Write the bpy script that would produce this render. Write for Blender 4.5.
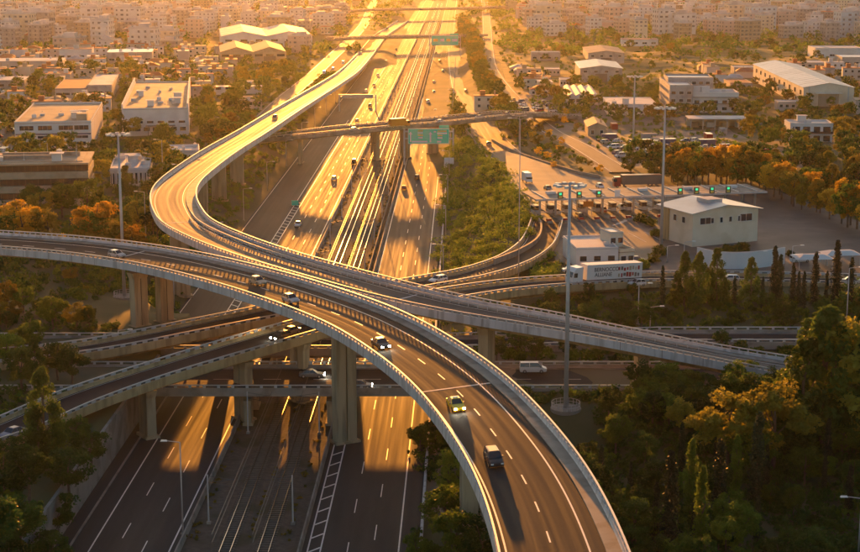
import bpy, bmesh, math, random
import numpy as np
from mathutils import Vector, Matrix
random.seed(7)
for o in list(bpy.data.objects): bpy.data.objects.remove(o)
SC = bpy.context.scene
COL = SC.collection
R = math.radians
# ---------------------------------------------------------------- camera
FPX, YHOR, CAMH = 1600.0, -60.0, 84.0          # focal length and horizon row in photo pixels, camera height (m)
PITCH = math.atan((276 - YHOR) / FPX)
cam = bpy.data.cameras.new('camera'); camo = bpy.data.objects.new('camera', cam); COL.objects.link(camo)
camo.location = (0, 0, CAMH); camo.rotation_euler = (math.pi/2 - PITCH, 0, 0)
cam.sensor_width = 36; cam.lens = 36 * FPX / 860; cam.clip_start = 1; cam.clip_end = 20000
SC.camera = camo
# ---------------------------------------------------------------- sky, sun, exposure
SUN_AZ, SUN_EL = R(-3.9), R(4.6)
w = bpy.data.worlds.new('World'); SC.world = w; w.use_nodes = True
nt = w.node_tree; bg = nt.nodes['Background']
sky = nt.nodes.new('ShaderNodeTexSky'); sky.sky_type = 'NISHITA'; sky.sun_disc = False
sky.sun_elevation = SUN_EL; sky.sun_rotation = SUN_AZ; sky.dust_density = 1.3; sky.air_density = 0.8
nt.links.new(sky.outputs[0], bg.inputs[0]); bg.inputs[1].default_value = 0.122
sl = bpy.data.lights.new('sun', 'SUN'); sl.energy = 5.0; sl.angle = R(0.5); sl.color = (1.0, 0.345, 0.042)
so = bpy.data.objects.new('sun', sl); COL.objects.link(so)
sd = Vector((math.sin(SUN_AZ)*math.cos(SUN_EL), math.cos(SUN_AZ)*math.cos(SUN_EL), math.sin(SUN_EL)))
so.rotation_euler = sd.to_track_quat('Z', 'Y').to_euler(); so.location = (0, 0, 150)
SC.view_settings.view_transform = 'Standard'; SC.view_settings.look = 'None'
SC.view_settings.exposure = 0.98; SC.view_settings.gamma = 1.0
HAZE, HAZE_G = .000017, .78
# ---------------------------------------------------------------- helpers
def at(u, v, z):
    """point of height z that the photograph shows at pixel (u, v)"""
    x = (u-430)/FPX; y = -(v-276)/FPX
    d = np.array([x, math.cos(PITCH)+y*math.sin(PITCH), -math.sin(PITCH)+y*math.cos(PITCH)])
    return d*((z-CAMH)/d[2]) + np.array([0, 0, CAMH])
def px(p):
    z = p[2]-CAMH; c = p[1]*math.cos(PITCH)-z*math.sin(PITCH); q = p[1]*math.sin(PITCH)+z*math.cos(PITCH)
    return 430+FPX*p[0]/c, 276-FPX*q/c
HD = R(1.1563)                                   # heading of the motorway
DS = np.array([math.sin(HD), math.cos(HD)]); DT = np.array([math.cos(HD), -math.sin(HD)])
def st(s, t, z=0.0): p = DS*s + DT*t; return np.array([p[0], p[1], z])
def smooth(a, b, x): k = np.clip((x-a)/(b-a), 0, 1); return k*k*(3-2*k)
def crom(P, step=2.5):
    P = [np.array(p, float) for p in P]; P = [2*P[0]-P[1]] + P + [2*P[-1]-P[-2]]; out = []
    for i in range(1, len(P)-2):
        a, b, c, d = P[i-1:i+3]
        for k in range(24):
            t = k/24; out.append(.5*((2*b)+(c-a)*t+(2*a-5*b+4*c-d)*t*t+(3*b-a-3*c+d)*t**3))
    out.append(P[-2]); out = np.array(out)
    L = np.concatenate([[0], np.cumsum(np.linalg.norm(np.diff(out, axis=0), axis=1))])
    n = max(2, int(L[-1]/step)); q = np.linspace(0, L[-1], n+1)
    out = np.stack([np.interp(q, L, out[:, i]) for i in range(3)], 1)
    for _ in range(4):                            # iron out the kinks of hand-measured points
        out[1:-1] = .25*out[:-2]+.5*out[1:-1]+.25*out[2:]
    return out
class Path:
    """a centre line; t is metres to the right of it, bank lifts the left side"""
    def __init__(self, pts, bank=0.0):
        self.P = pts; d = np.gradient(pts, axis=0); d[:, 2] = 0; d /= np.linalg.norm(d, axis=1)[:, None]
        self.D = d; self.Rt = np.stack([d[:, 1], -d[:, 0], 0*d[:, 0]], 1)
        self.bank = np.full(len(pts), bank) if np.isscalar(bank) else bank
        self.L = np.concatenate([[0], np.cumsum(np.linalg.norm(np.diff(pts, axis=0), axis=1))])
        self.len = self.L[-1]
    def pos(self, s, t=0.0, h=0.0):
        g = lambda A: np.stack([np.interp(s, self.L, A[:, i]) for i in range(A.shape[1])], -1)
        p = g(self.P) + g(self.Rt)*t; p[..., 2] += h - np.interp(s, self.L, self.bank)*t
        return p
    def head(self, s):
        d = np.array([np.interp(s, self.L, self.D[:, i]) for i in range(2)]); return math.atan2(d[1], d[0])
    def near(self, p):
        i = int(np.argmin(((self.P[:, :2]-np.array(p[:2]))**2).sum(1))); q = np.array(p[:2])-self.P[i, :2]
        return self.L[i] + float(q@self.D[i, :2]), float(q@self.Rt[i, :2])
class MB:
    def __init__(self): self.v = []; self.f = []; self.m = []; self.cur = 0
    def add(self, vs, fs):
        b = len(self.v); self.v += [tuple(map(float, p)) for p in vs]
        self.f += [tuple(b+i for i in q) for q in fs]; self.m += [self.cur]*len(fs); return self
    def mat(self, i): self.cur = i; return self
    def box(self, x, y, z, sx, sy, sz, rz=0.0, tx=1.0, ty=1.0):
        """box standing on z, centred on x, y; tx, ty taper its top"""
        c, s = math.cos(rz), math.sin(rz); vs = []
        for k, (ax, ay) in ((0, (1, 1)), (1, (tx, ty))):
            for px_, py_ in ((-1, -1), (1, -1), (1, 1), (-1, 1)):
                a, b = px_*sx/2*ax, py_*sy/2*ay; vs.append((x+a*c-b*s, y+a*s+b*c, z+k*sz))
        return self.add(vs, [(3, 2, 1, 0), (4, 5, 6, 7), (0, 1, 5, 4), (1, 2, 6, 5), (2, 3, 7, 6), (3, 0, 4, 7)])
    def prism(self, poly, z0, z1):
        n = len(poly); vs = [(p[0], p[1], z0) for p in poly]+[(p[0], p[1], z1) for p in poly]
        return self.add(vs, [tuple(range(n-1, -1, -1)), tuple(range(n, 2*n))]+[(i, (i+1) % n, n+(i+1) % n, n+i) for i in range(n)])
    def tube(self, a, b, r0, r1=None, n=8, cap=True):
        r1 = r0 if r1 is None else r1; a = Vector(a); b = Vector(b); q = (b-a).to_track_quat('Z', 'Y'); vs = []
        for p, r in ((a, r0), (b, r1)):
            for k in range(n):
                t = 2*math.pi*k/n; vs.append(p + q @ Vector((r*math.cos(t), r*math.sin(t), 0)))
        fs = [(i, (i+1) % n, n+(i+1) % n, n+i) for i in range(n)]
        if cap: fs += [tuple(range(n-1, -1, -1)), tuple(range(n, 2*n))]
        return self.add(vs, fs)
    def strip(self, rows, closed=False, caps=False):
        """rows: list of equally long point lists"""
        n = len(rows[0]); vs = [p for r in rows for p in r]; fs = []
        for i in range(len(rows)-1):
            for j in range(n if closed else n-1):
                k = (j+1) % n; fs.append((i*n+j, (i+1)*n+j, (i+1)*n+k, i*n+k))
        if caps: fs += [tuple(range(n)), tuple(range(len(vs)-1, len(vs)-n-1, -1))]
        return self.add(vs, fs)
    def sweep(self, path, prof, s0=0.0, s1=None, step=4.0, closed=True):
        s1 = path.len if s1 is None else s1; n = max(1, int((s1-s0)/step)); S = np.linspace(s0, s1, n+1)
        return self.strip([[path.pos(s, t, h) for t, h in prof] for s in S], closed, closed)
    def mesh(self, name, mats, smooth_=False):
        me = bpy.data.meshes.new(name); me.from_pydata(self.v, [], self.f)
        for m in (mats if isinstance(mats, (list, tuple)) else [mats]): me.materials.append(m)
        if self.m and max(self.m) > 0: me.polygons.foreach_set('material_index', self.m)
        if smooth_: me.polygons.foreach_set('use_smooth', [True]*len(me.polygons))
        bm = bmesh.new(); bm.from_mesh(me); bmesh.ops.recalc_face_normals(bm, faces=bm.faces); bm.to_mesh(me); bm.free()
        return me
    def build(self, name, mats, parent=None, smooth_=False, **k):
        return obj(name, self.mesh(name, mats, smooth_), parent, **k)
def road_sheet(P, t0, t1, z, m, name, parent, s0=0.0, s1=None, step=2.5):
    s1 = P.len if s1 is None else s1; n = max(1, int((s1-s0)/step)); S = np.linspace(s0, s1, n+1)
    b = MB().strip([[P.pos(s, t, z) for t in (t0, t1)] for s in S]); me = b.mesh(name, m)
    a = me.attributes.new('ts', 'FLOAT_VECTOR', 'POINT'); a.data.foreach_set('vector', np.array([(t, s, 0) for s in S for t in (t0, t1)], np.float32).ravel())
    return obj(name, me, parent)
def obj(name, me, parent=None, loc=None, rz=None, label=None, cat=None, group=None, kind=None):
    o = bpy.data.objects.new(name, me); COL.objects.link(o); o.parent = parent
    if loc is not None: o.location = tuple(float(c) for c in loc)
    if rz is not None: o.rotation_euler = (0, 0, rz)
    tag(o, label, cat, group, kind); return o
def tag(o, label=None, cat=None, group=None, kind=None):
    if label: o['label'] = label
    if cat: o['category'] = cat
    if group: o['group'] = group
    if kind: o['kind'] = kind
    return o
def empty(name, loc, rz=0.0, label=None, cat=None, group=None):
    o = obj(name, None, None, loc, rz, label, cat, group); o.empty_display_size = 0.5; return o
def copy_tree(o, parent=None):
    c = o.copy(); COL.objects.link(c); c.parent = parent
    for ch in o.children: copy_tree(ch, c)
    return c
ONES = ['', 'first', 'second', 'third', 'fourth', 'fifth', 'sixth', 'seventh', 'eighth', 'ninth', 'tenth', 'eleventh', 'twelfth', 'thirteenth',
        'fourteenth', 'fifteenth', 'sixteenth', 'seventeenth', 'eighteenth', 'nineteenth']
TENS = ['', '', 'twenty', 'thirty', 'forty', 'fifty', 'sixty', 'seventy', 'eighty', 'ninety']
def ordn(n):
    if n < 20: return ONES[n]
    if n >= 100: return str(n)+('th' if 10 < n % 100 < 14 else {1: 'st', 2: 'nd', 3: 'rd'}.get(n % 10, 'th'))
    return TENS[n//10].replace('ty', 'tieth') if n % 10 == 0 else TENS[n//10]+'-'+ONES[n % 10]
# ---------------------------------------------------------------- materials
MATS = {}
def mat(name, c1, c2=None, rough=0.8, scale=1.0, metal=0.0, bump=0.0, emit=0.0, spec=0.5, detail=4.0, coords='world', stretch=None, rnd=0.0, trans=None, c3=None, scale2=None):
    m = bpy.data.materials.new(name); m.use_nodes = True; n = m.node_tree; b = n.nodes['Principled BSDF']; MATS[name] = m
    b.inputs['Roughness'].default_value = rough; b.inputs['Metallic'].default_value = metal
    b.inputs['Specular IOR Level'].default_value = spec; b.inputs['Base Color'].default_value = (*c1, 1)
    col = None
    if c2 is not None:
        if coords == 'world': src = n.nodes.new('ShaderNodeNewGeometry').outputs['Position']
        else: src = n.nodes.new('ShaderNodeTexCoord').outputs['Object']
        if stretch:
            mp = n.nodes.new('ShaderNodeMapping'); mp.inputs['Scale'].default_value = stretch[:3]
            if len(stretch) > 3: mp.inputs['Rotation'].default_value = (0, 0, stretch[3])
            n.links.new(src, mp.inputs[0]); src = mp.outputs[0]
        nz = n.nodes.new('ShaderNodeTexNoise'); nz.inputs['Scale'].default_value = scale; nz.inputs['Detail'].default_value = detail
        n.links.new(src, nz.inputs['Vector'])
        rp = n.nodes.new('ShaderNodeValToRGB'); rp.color_ramp.elements[0].position = .32; rp.color_ramp.elements[1].position = .68
        rp.color_ramp.elements[0].color = (*c1, 1); rp.color_ramp.elements[1].color = (*c2, 1)
        n.links.new(nz.outputs['Fac'], rp.inputs[0]); col = rp.outputs[0]
        if c3 is not None:
            nz2 = n.nodes.new('ShaderNodeTexNoise'); nz2.inputs['Scale'].default_value = scale2; nz2.inputs['Detail'].default_value = 5
            n.links.new(src, nz2.inputs['Vector'])
            r2 = n.nodes.new('ShaderNodeMapRange'); r2.inputs[1].default_value = .5; r2.inputs[2].default_value = .62
            n.links.new(nz2.outputs['Fac'], r2.inputs[0])
            mx = n.nodes.new('ShaderNodeMix'); mx.data_type = 'RGBA'; mx.inputs[7].default_value = (*c3, 1)
            n.links.new(r2.outputs[0], mx.inputs[0]); n.links.new(col, mx.inputs[6]); col = mx.outputs[2]
        if bump:
            bp = n.nodes.new('ShaderNodeBump'); bp.inputs['Strength'].default_value = bump; bp.inputs['Distance'].default_value = .2
            n.links.new(nz.outputs['Fac'], bp.inputs['Height']); n.links.new(bp.outputs[0], b.inputs['Normal'])
    if rnd:
        if col is None:
            rg = n.nodes.new('ShaderNodeRGB'); rg.outputs[0].default_value = (*c1, 1); col = rg.outputs[0]
        oi = n.nodes.new('ShaderNodeObjectInfo'); hs = n.nodes.new('ShaderNodeHueSaturation')
        mr = n.nodes.new('ShaderNodeMapRange'); mr.inputs[3].default_value = 1-rnd; mr.inputs[4].default_value = 1+rnd
        mh = n.nodes.new('ShaderNodeMapRange'); mh.inputs[3].default_value = .5-rnd*.02; mh.inputs[4].default_value = .5+rnd*.05
        n.links.new(oi.outputs['Random'], mr.inputs[0]); n.links.new(oi.outputs['Random'], mh.inputs[0])
        n.links.new(mr.outputs[0], hs.inputs['Value']); n.links.new(mh.outputs[0], hs.inputs['Hue']); n.links.new(col, hs.inputs['Color']); col = hs.outputs[0]
    if col is not None: n.links.new(col, b.inputs['Base Color'])
    if emit:
        b.inputs['Emission Color'].default_value = (*c1, 1); b.inputs['Emission Strength'].default_value = emit
    if trans is not None:                          # thin leaves let the sun through
        tr = n.nodes.new('ShaderNodeBsdfTranslucent'); ms = n.nodes.new('ShaderNodeMixShader'); ms.inputs[0].default_value = trans
        if col is not None: n.links.new(col, tr.inputs[0])
        n.links.new(b.outputs[0], ms.inputs[1]); n.links.new(tr.outputs[0], ms.inputs[2])
        n.links.new(ms.outputs[0], n.nodes['Material Output'].inputs[0])
    return m
def road_mat(name, c, rough, spec):
    m = bpy.data.materials.new(name); m.use_nodes = True; n = m.node_tree; b = n.nodes['Principled BSDF']; MATS[name] = m; b.inputs['Specular IOR Level'].default_value = spec
    at_ = n.nodes.new('ShaderNodeAttribute'); at_.attribute_name = 'ts'
    def noise(sc, scale, det):
        mp = n.nodes.new('ShaderNodeMapping'); mp.inputs['Scale'].default_value = sc; n.links.new(at_.outputs['Vector'], mp.inputs[0])
        z = n.nodes.new('ShaderNodeTexNoise'); z.inputs['Scale'].default_value = scale; z.inputs['Detail'].default_value = det; n.links.new(mp.outputs[0], z.inputs['Vector']); return z.outputs['Fac']
    wv = n.nodes.new('ShaderNodeMath'); wv.operation = 'ADD'
    a, b2, c2 = noise((1.1, .012, 1), 1.0, 3), noise((.35, .05, 1), 1.0, 5), noise((1, 1, 1), 2.5, 3)
    n.links.new(a, wv.inputs[0]); n.links.new(b2, wv.inputs[1])
    w2 = n.nodes.new('ShaderNodeMath'); w2.operation = 'MULTIPLY_ADD'; w2.inputs[1].default_value = .35; n.links.new(c2, w2.inputs[0]); n.links.new(wv.outputs[0], w2.inputs[2])
    r = n.nodes.new('ShaderNodeValToRGB'); r.color_ramp.elements[0].position = .40; r.color_ramp.elements[1].position = .80
    mr = n.nodes.new('ShaderNodeMapRange'); mr.inputs[1].default_value = 0; mr.inputs[2].default_value = 2.0; n.links.new(w2.outputs[0], mr.inputs[0]); n.links.new(mr.outputs[0], r.inputs[0])
    r.color_ramp.elements[0].color = (*[k*.62 for k in c], 1); r.color_ramp.elements[1].color = (*[min(1, k*1.45) for k in c], 1); n.links.new(r.outputs[0], b.inputs['Base Color'])
    m2 = n.nodes.new('ShaderNodeMapRange'); m2.inputs[1].default_value = .3; m2.inputs[2].default_value = .7; m2.inputs[3].default_value = rough-.12; m2.inputs[4].default_value = rough+.1
    n.links.new(a, m2.inputs[0]); n.links.new(m2.outputs[0], b.inputs['Roughness'])
    bp = n.nodes.new('ShaderNodeBump'); bp.inputs['Strength'].default_value = .05; bp.inputs['Distance'].default_value = .1; n.links.new(c2, bp.inputs['Height']); n.links.new(bp.outputs[0], b.inputs['Normal'])
road_mat('asphalt', (.040, .039, .039), .79, .30)
road_mat('asphalt_fly', (.032, .032, .033), .86, .16)
road_mat('asphalt_worn', (.095, .09, .085), .76, .28)
mat('plaza', (.10, .095, .09), (.15, .14, .13), .68, .2, spec=.35, bump=.02, c3=(.085, .08, .075), scale2=.05)
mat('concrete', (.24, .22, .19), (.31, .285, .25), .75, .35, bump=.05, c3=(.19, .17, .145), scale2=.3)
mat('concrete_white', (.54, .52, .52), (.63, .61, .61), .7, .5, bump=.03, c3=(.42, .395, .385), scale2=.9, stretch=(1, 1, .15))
mat('concrete_lit_tan', (.38, .28, .14), (.46, .35, .19), .75, .5, bump=.05, c3=(.29, .21, .105), scale2=.8, stretch=(1, 1, .15))  # tan tint stands for warm flare light on plain concrete
mat('concrete_pier', (.38, .30, .19), (.46, .37, .24), .8, .3, bump=.05, stretch=(1, 1, .12), c3=(.28, .22, .14), scale2=.7)  # flare glow on the piers put into the base colour
mat('paint', (.62, .61, .58), (.74, .73, .70), .5, 1.5)
mat('steel', (.34, .35, .36), (.42, .43, .44), .4, 1.0, metal=.7)
mat('galv', (.45, .46, .47), (.52, .53, .54), .5, 1.0, metal=.3)
mat('dark_steel', (.08, .08, .085), None, .45, metal=.5)
mat('rail_steel', (.42, .36, .30), None, .22, metal=.95)
mat('ballast', (.075, .06, .047), (.12, .095, .075), .95, 1.2, bump=.3, c3=(.06, .055, .03), scale2=.15)
mat('ground', (.040, .060, .016), (.085, .085, .03), .95, .06, bump=.1, c3=(.13, .11, .06), scale2=.02)
mat('dry_grass', (.30, .20, .055), (.42, .28, .085), .95, .03, bump=.15, c3=(.10, .095, .03), scale2=.03, stretch=(.5, 1.4, 1))
mat('green_field', (.07, .10, .025), (.10, .13, .04), .95, .05, bump=.1)
mat('earth', (.20, .15, .10), (.27, .21, .14), .95, .1, bump=.1)
mat('yard', (.13, .12, .11), (.19, .175, .16), .85, .1, c3=(.07, .085, .03), scale2=.03)
mat('glass', (.03, .035, .045), None, .12, spec=.7)
mat('glass_grey', (.05, .05, .05), None, .2, spec=.6)  # grey glass, a little rougher than the panes
mat('white_wall', (.66, .65, .63), (.74, .73, .71), .8, .2, c3=(.63, .61, .59), scale2=.15)
mat('cream_wall', (.66, .58, .45), (.72, .64, .51), .8, .2, c3=(.60, .52, .385), scale2=.15)
mat('pink_wall', (.56, .44, .38), (.62, .50, .43), .8, .2)
mat('grey_wall', (.36, .34, .33), (.44, .42, .40), .8, .2, c3=(.30, .28, .27), scale2=.3)
mat('blue_wall', (.55, .62, .66), (.62, .69, .72), .7, .2)
mat('tan_wall', (.42, .33, .23), (.48, .38, .27), .8, .2, c3=(.36, .28, .19), scale2=.3)
mat('dark_wall', (.16, .13, .11), (.21, .17, .14), .8, .2)
mat('roof_light', (.55, .53, .52), (.64, .62, .60), .7, .15, c3=(.45, .43, .42), scale2=.1)
mat('roof_sheet', (.46, .47, .50), (.54, .55, .58), .42, .2, metal=.25, c3=(.42, .42, .44), scale2=.1)
mat('roof_tan', (.42, .30, .20), (.50, .37, .25), .8, .12, c3=(.36, .26, .18), scale2=.1)
mat('roof_red', (.44, .13, .055), (.54, .18, .075), .8, .2)
mat('sign_green', (.02, .70, .44), None, .45)
mat('sign_white', (.80, .80, .78), None, .5)
mat('sign_yellow', (.75, .62, .12), None, .5)
mat('signal_green', (.05, .8, .35), None, .4, emit=.5)
mat('signal_amber', (1.0, .45, .02), None, .4, emit=2.0)
mat('lamp_head', (.75, .75, .72), None, .4)
mat('headlamp_lit', (1.0, .86, .62), None, .3, emit=120.0)
mat('headlamp', (.7, .7, .68), None, .15)
mat('tail_lamp', (.45, .02, .015), None, .25)
mat('tyre', (.02, .02, .02), None, .85)
mat('rim', (.5, .5, .51), None, .35, metal=.8)
for nm, c in dict(white=(.72, .72, .72), silver=(.45, .46, .47), black=(.02, .02, .022), grey=(.12, .125, .13), blue=(.03, .06, .16), red=(.35, .02, .02),
                  yellow=(.95, .60, .015), beige=(.45, .38, .28), green=(.03, .1, .05), orange=(.65, .2, .02)).items():
    mat('car_'+nm, c, None, .28, spec=.6)
mat('bark', (.09, .065, .045), (.14, .10, .07), .95, 2.0, coords='object', bump=.2)
def leafm(n_, a, b_, tr=.35, rnd=.35): mat(n_, a, b_, .6, .5, spec=.25, coords='object', rnd=rnd, trans=tr, detail=2)
leafm('leaf_dark', (.042, .078, .014), (.085, .130, .022), .45)
leafm('leaf_olive', (.085, .135, .016), (.145, .19, .025), .5)
leafm('leaf_gold', (.46, .25, .025), (.62, .36, .04), .55)
leafm('leaf_amber', (.19, .165, .022), (.32, .25, .034), .5)
leafm('leaf_pine', (.06, .092, .016), (.12, .15, .024), .5)
leafm('leaf_cyp', (.026, .038, .016), (.045, .058, .022), .2)
leafm('leaf_lime', (.15, .20, .022), (.23, .26, .03), .45)
mat('sleeper', (.13, .115, .10), (.17, .15, .13), .9, 1.0)
mat('window_far', (.22, .205, .20), None, .25)
M = MATS
# ================================================================ centre lines of the roads (real heights, metres)
def edge_path(pxs, width, bank=0.0, rail=1.25, step=2.5):
    """centre line of a deck whose right-hand rail is seen along pxs (u, v, rail height)"""
    e = crom([at(u, v, z) for u, v, z in pxs], step); q = Path(e); c = e - q.Rt*(width/2)
    for _ in range(6): c[1:-1] = .25*c[:-2]+.5*c[1:-1]+.25*c[2:]
    c[:, 2] += bank*width/2 - rail
    return Path(c, bank)
def mid_path(pxs, step=2.5): return Path(crom([at(u, v, z) for u, v, z in pxs], step))
F1W, F2W = 13.0, 11.4
P_F1 = edge_path([(-70, 241, 19.2), (0, 245.5, 19.8), (60, 250.5, 20.3), (130, 260.5, 21), (186.5, 273.5, 21.8), (247, 291, 22.6), (310, 314, 23.3), (347, 332.5, 23.5), (391, 363, 23.6),
                  (424, 394, 23.5), (458, 441, 23.4), (482, 488, 23.2), (500, 552, 23), (512, 640, 22.6)], F1W, .055)
P_F2 = edge_path([(398, 20, 1.3), (386, 27.5, 1.6), (373, 36, 2.2), (364, 46, 3), (354, 57, 5), (340, 70, 8), (322, 81.5, 10), (300, 94, 12), (273.5, 109, 14.5), (237.7, 130, 17.5), (205, 148, 19.5), (179, 164.5, 20.5), (157.7, 180.7, 21), (150.0, 194.5, 21.3),
                  (153, 208.5, 21.4), (163, 222.5, 21.5), (200, 240.5, 21.5), (247, 257.5, 21.5), (310, 276, 21.5), (384, 296, 21), (462, 312, 20), (570, 329, 18), (654, 345, 15), (715, 357, 12.8), (757, 365.5, 11.2), (800, 374, 10), (880, 388, 9)], F2W, .0)
P_AC = mid_path([(-60, 366, 8), (0, 360, 8), (60, 354, 8.3), (110, 347, 9), (190, 331, 10.5), (256, 318, 11.5), (330, 302, 12), (438, 283, 11.5), (480, 274.5, 10.8), (515, 262, 9.8), (536, 247, 8.9), (544, 232, 8.2), (547, 222, 8.05)])
P_BD = mid_path([(-60, 452, 8), (12, 431, 8), (40, 418, 8.2), (74, 403, 8.8), (130, 383, 10), (200, 361, 12), (254, 345, 13), (318, 327, 13.3), (400, 308, 13), (450, 297.5, 12.3), (520, 287.5, 11), (600, 282, 9.8),
                 (650, 280, 9), (720, 279.5, 8.3), (790, 281, 8.1), (900, 284, 8.05)])
P_CB = Path(np.array([(x, 278.0, 6.6) for x in np.arange(-150, 131, 2.5)]))
P_OP = mid_path([(262, 139, 9), (300, 135, 11), (350, 129.5, 12.5), (430, 122.5, 13), (512, 114.3, 12.2), (540, 115, 9), (570, 117, 6)], 5)
P_EX = mid_path([(457, 48, .3), (459, 66, .4), (464, 88, 1.0), (473, 108, 2.6), (486, 134, 4.6), (505, 154, 6.3), (532, 172, 7.4)], 5)
P_FR = mid_path([(484, -2, 3.6), (487, 25, 3.8), (488, 48, 4.2), (492, 70, 4.6), (513, 98, 5.2), (546, 128, 6.5), (580, 146, 7.4), (622, 172, 8)], 5)
P_LR = mid_path([(376, -2, 3.4), (371, 8, 3.4), (364, 24, 3.4), (350, 40, 3.6), (331, 58, 3.8), (312, 76, 4), (285, 98, 4.5), (258, 124, 5)], 6)
P_SR = Path(np.array([(x, 303.0, 6.6+max(0, min(1.2, (x-5)*.03))) for x in np.arange(-150, 131, 2.5)]))
# ================================================================ the terrain: one sheet out to the horizon
TL, TR = -57.6, -5.4
GRADE = [(Path(P_F2.P[P_F2.P[:, 2] < 4.0][:240]), 6), (P_EX, 9), (P_FR, 5), (P_LR, 5)]
def base_h(s, t):
    zl = 6.9 + (5.0-6.9)*smooth(310, 370, s) + (3.0-5.0)*smooth(700, 950, s)
    wide = np.where((s > 345) & (s < 1300), 8.0, 0.0)
    dl = (TL-wide) - t; steep = np.where(s < 335, .15, 12.0)
    zR = 4.0 + 2.7*smooth(238, 262, s) + 1.2*smooth(305, 338, s) - 3.4*smooth(570, 690, s) - 1.0*smooth(660, 950, s)
    dr = t - TR; wr = np.where(s < 262, 16.0, np.where(s < 325, 8.0, 22.0))
    h = np.where(dl > 0, zl*np.clip(dl/steep, 0, 1), 0.0)
    k = np.clip((dr-1)/wr, 0, 1)
    h = np.where(dr > 0, zR*k*k*(3-2*k), h)
    # rolling dry-grass mounds beyond the grey warehouse, a rise towards the far town
    bumpy = np.sin(s*.031+1)*np.sin(t*.043)+.6*np.sin(s*.071+t*.05)+.4*np.sin(t*.11-s*.045)
    h = h + np.where((s > 820) & (s < 1500) & (t > 70), bumpy*1.6*smooth(820, 900, s)*(1-smooth(1400, 1500, s)), 0)
    out = smooth(2, 40, np.maximum(dl, dr))
    h = h + out*.35*(np.sin(s*.09)*np.cos(t*.11)+np.sin(s*.21+t*.17)*.5)*(1-smooth(335, 350, s)*(1-smooth(540, 600, s))*(t > 0))
    return h
def full_h(X, Y):
    X = np.asarray(X, float); Y = np.asarray(Y, float)
    s = X*DS[0]+Y*DS[1]; t = X*DT[0]+Y*DT[1]; h = base_h(s, t)
    for P, hw in GRADE:
        q = P.P[::2]; lo = q.min(0)-40; hi = q.max(0)+40
        ix = np.where((X > lo[0]) & (X < hi[0]) & (Y > lo[1]) & (Y < hi[1]))
        if len(ix[0]) == 0: continue
        d2 = (X[ix][:, None]-q[None, :, 0])**2+(Y[ix][:, None]-q[None, :, 1])**2
        j = d2.argmin(1); d = np.sqrt(d2[np.arange(len(j)), j])
        k = 1-smooth(hw+5, hw+16, d); h[ix] = h[ix]*(1-k)+(q[j, 2]-.22)*k
    return h
def hz(x, y): return float(full_h(np.array([x]), np.array([y]))[0])
def gat(u, v, dz=0.0):
    """ground point seen at pixel (u, v)"""
    z = 4.0
    for _ in range(14):
        p = at(u, v, z); z = .5*z+.5*(hz(p[0], p[1])+dz)
    p = at(u, v, z); return np.array([p[0], p[1], z])
def axis_lines(fine0, fine1, step, lo, hi):
    a = list(np.arange(fine0, fine1+.1, step)); x, d = fine1, step
    while x < hi: d *= 1.25; x += d; a.append(x)
    x, d = fine0, step
    while x > lo: d *= 1.25; x -= d; a.append(x)
    return sorted(a)
sl_ = sorted(axis_lines(150, 640, 5, -400, 640.1)+list(np.arange(652, 1700, 14))+[1750, 1850, 2000, 2200, 2500, 3000, 3600, 4500, 6000])
tl_ = sorted(set(axis_lines(-200, 200, 5, -5000, 5000)+[TL-.16, TL, TL-8.0, TR]))
S_, T_ = np.meshgrid(sl_, tl_, indexing='ij')
X_ = S_*DS[0]+T_*DT[0]; Y_ = S_*DS[1]+T_*DT[1]
Z_ = full_h(X_.ravel(), Y_.ravel()).reshape(X_.shape)-.06
nS, nT = X_.shape; V_ = np.stack([X_.ravel(), Y_.ravel(), Z_.ravel()], 1)
I_ = (np.arange(nS-1)[:, None]*nT+np.arange(nT-1)[None, :]).ravel()
FQ = np.stack([I_, I_+1, I_+nT+1, I_+nT], 1)
me = bpy.data.meshes.new('ground'); me.from_pydata(V_.tolist(), [], FQ[:, ::-1].tolist())
for k in ('ground', 'dry_grass', 'green_field', 'earth', 'yard'): me.materials.append(M[k])
cs = V_[FQ].mean(1); cu = 430+FPX*cs[:, 0]/(cs[:, 1]*math.cos(PITCH)-(cs[:, 2]-CAMH)*math.sin(PITCH))
cc = cs[:, 1]*math.cos(PITCH)-(cs[:, 2]-CAMH)*math.sin(PITCH); cv = 276-FPX*(cs[:, 1]*math.sin(PITCH)+(cs[:, 2]-CAMH)*math.cos(PITCH))/cc
# the dry meadow, the playing field and the yards lie where they are on the land
mi = np.zeros(len(cs), int); sx = cs[:, 0]; sy = cs[:, 1]
mi[(sy > 860) & (sy < 1440) & (sx > 45) & (sx < 330)] = 1
mi[(sy > 840) & (sy < 1000) & (sx > -140) & (sx < -82)] = 2
mi[(sy > 1000) & (sy < 1400) & (sx > -110) & (sx < -75)] = 2
mi[(sy > 545) & (sy < 720) & (sx > 55) & (sx < 130)] = 4
mi[(sy > 700) & (sy < 860) & (sx > 30) & (sx < 150) & (mi == 0)] = 4
mi[(sy > 600) & (sy < 700) & (sx < -140) & (sx > -230)] = 4
mi[(sy > 225) & (sy < 330) & (sx > -5) & (sx < 14)] = 3
me.polygons.foreach_set('material_index', mi); me.polygons.foreach_set('use_smooth', [True]*len(mi)); me.update()
obj('ground', me, kind='structure')
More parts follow.
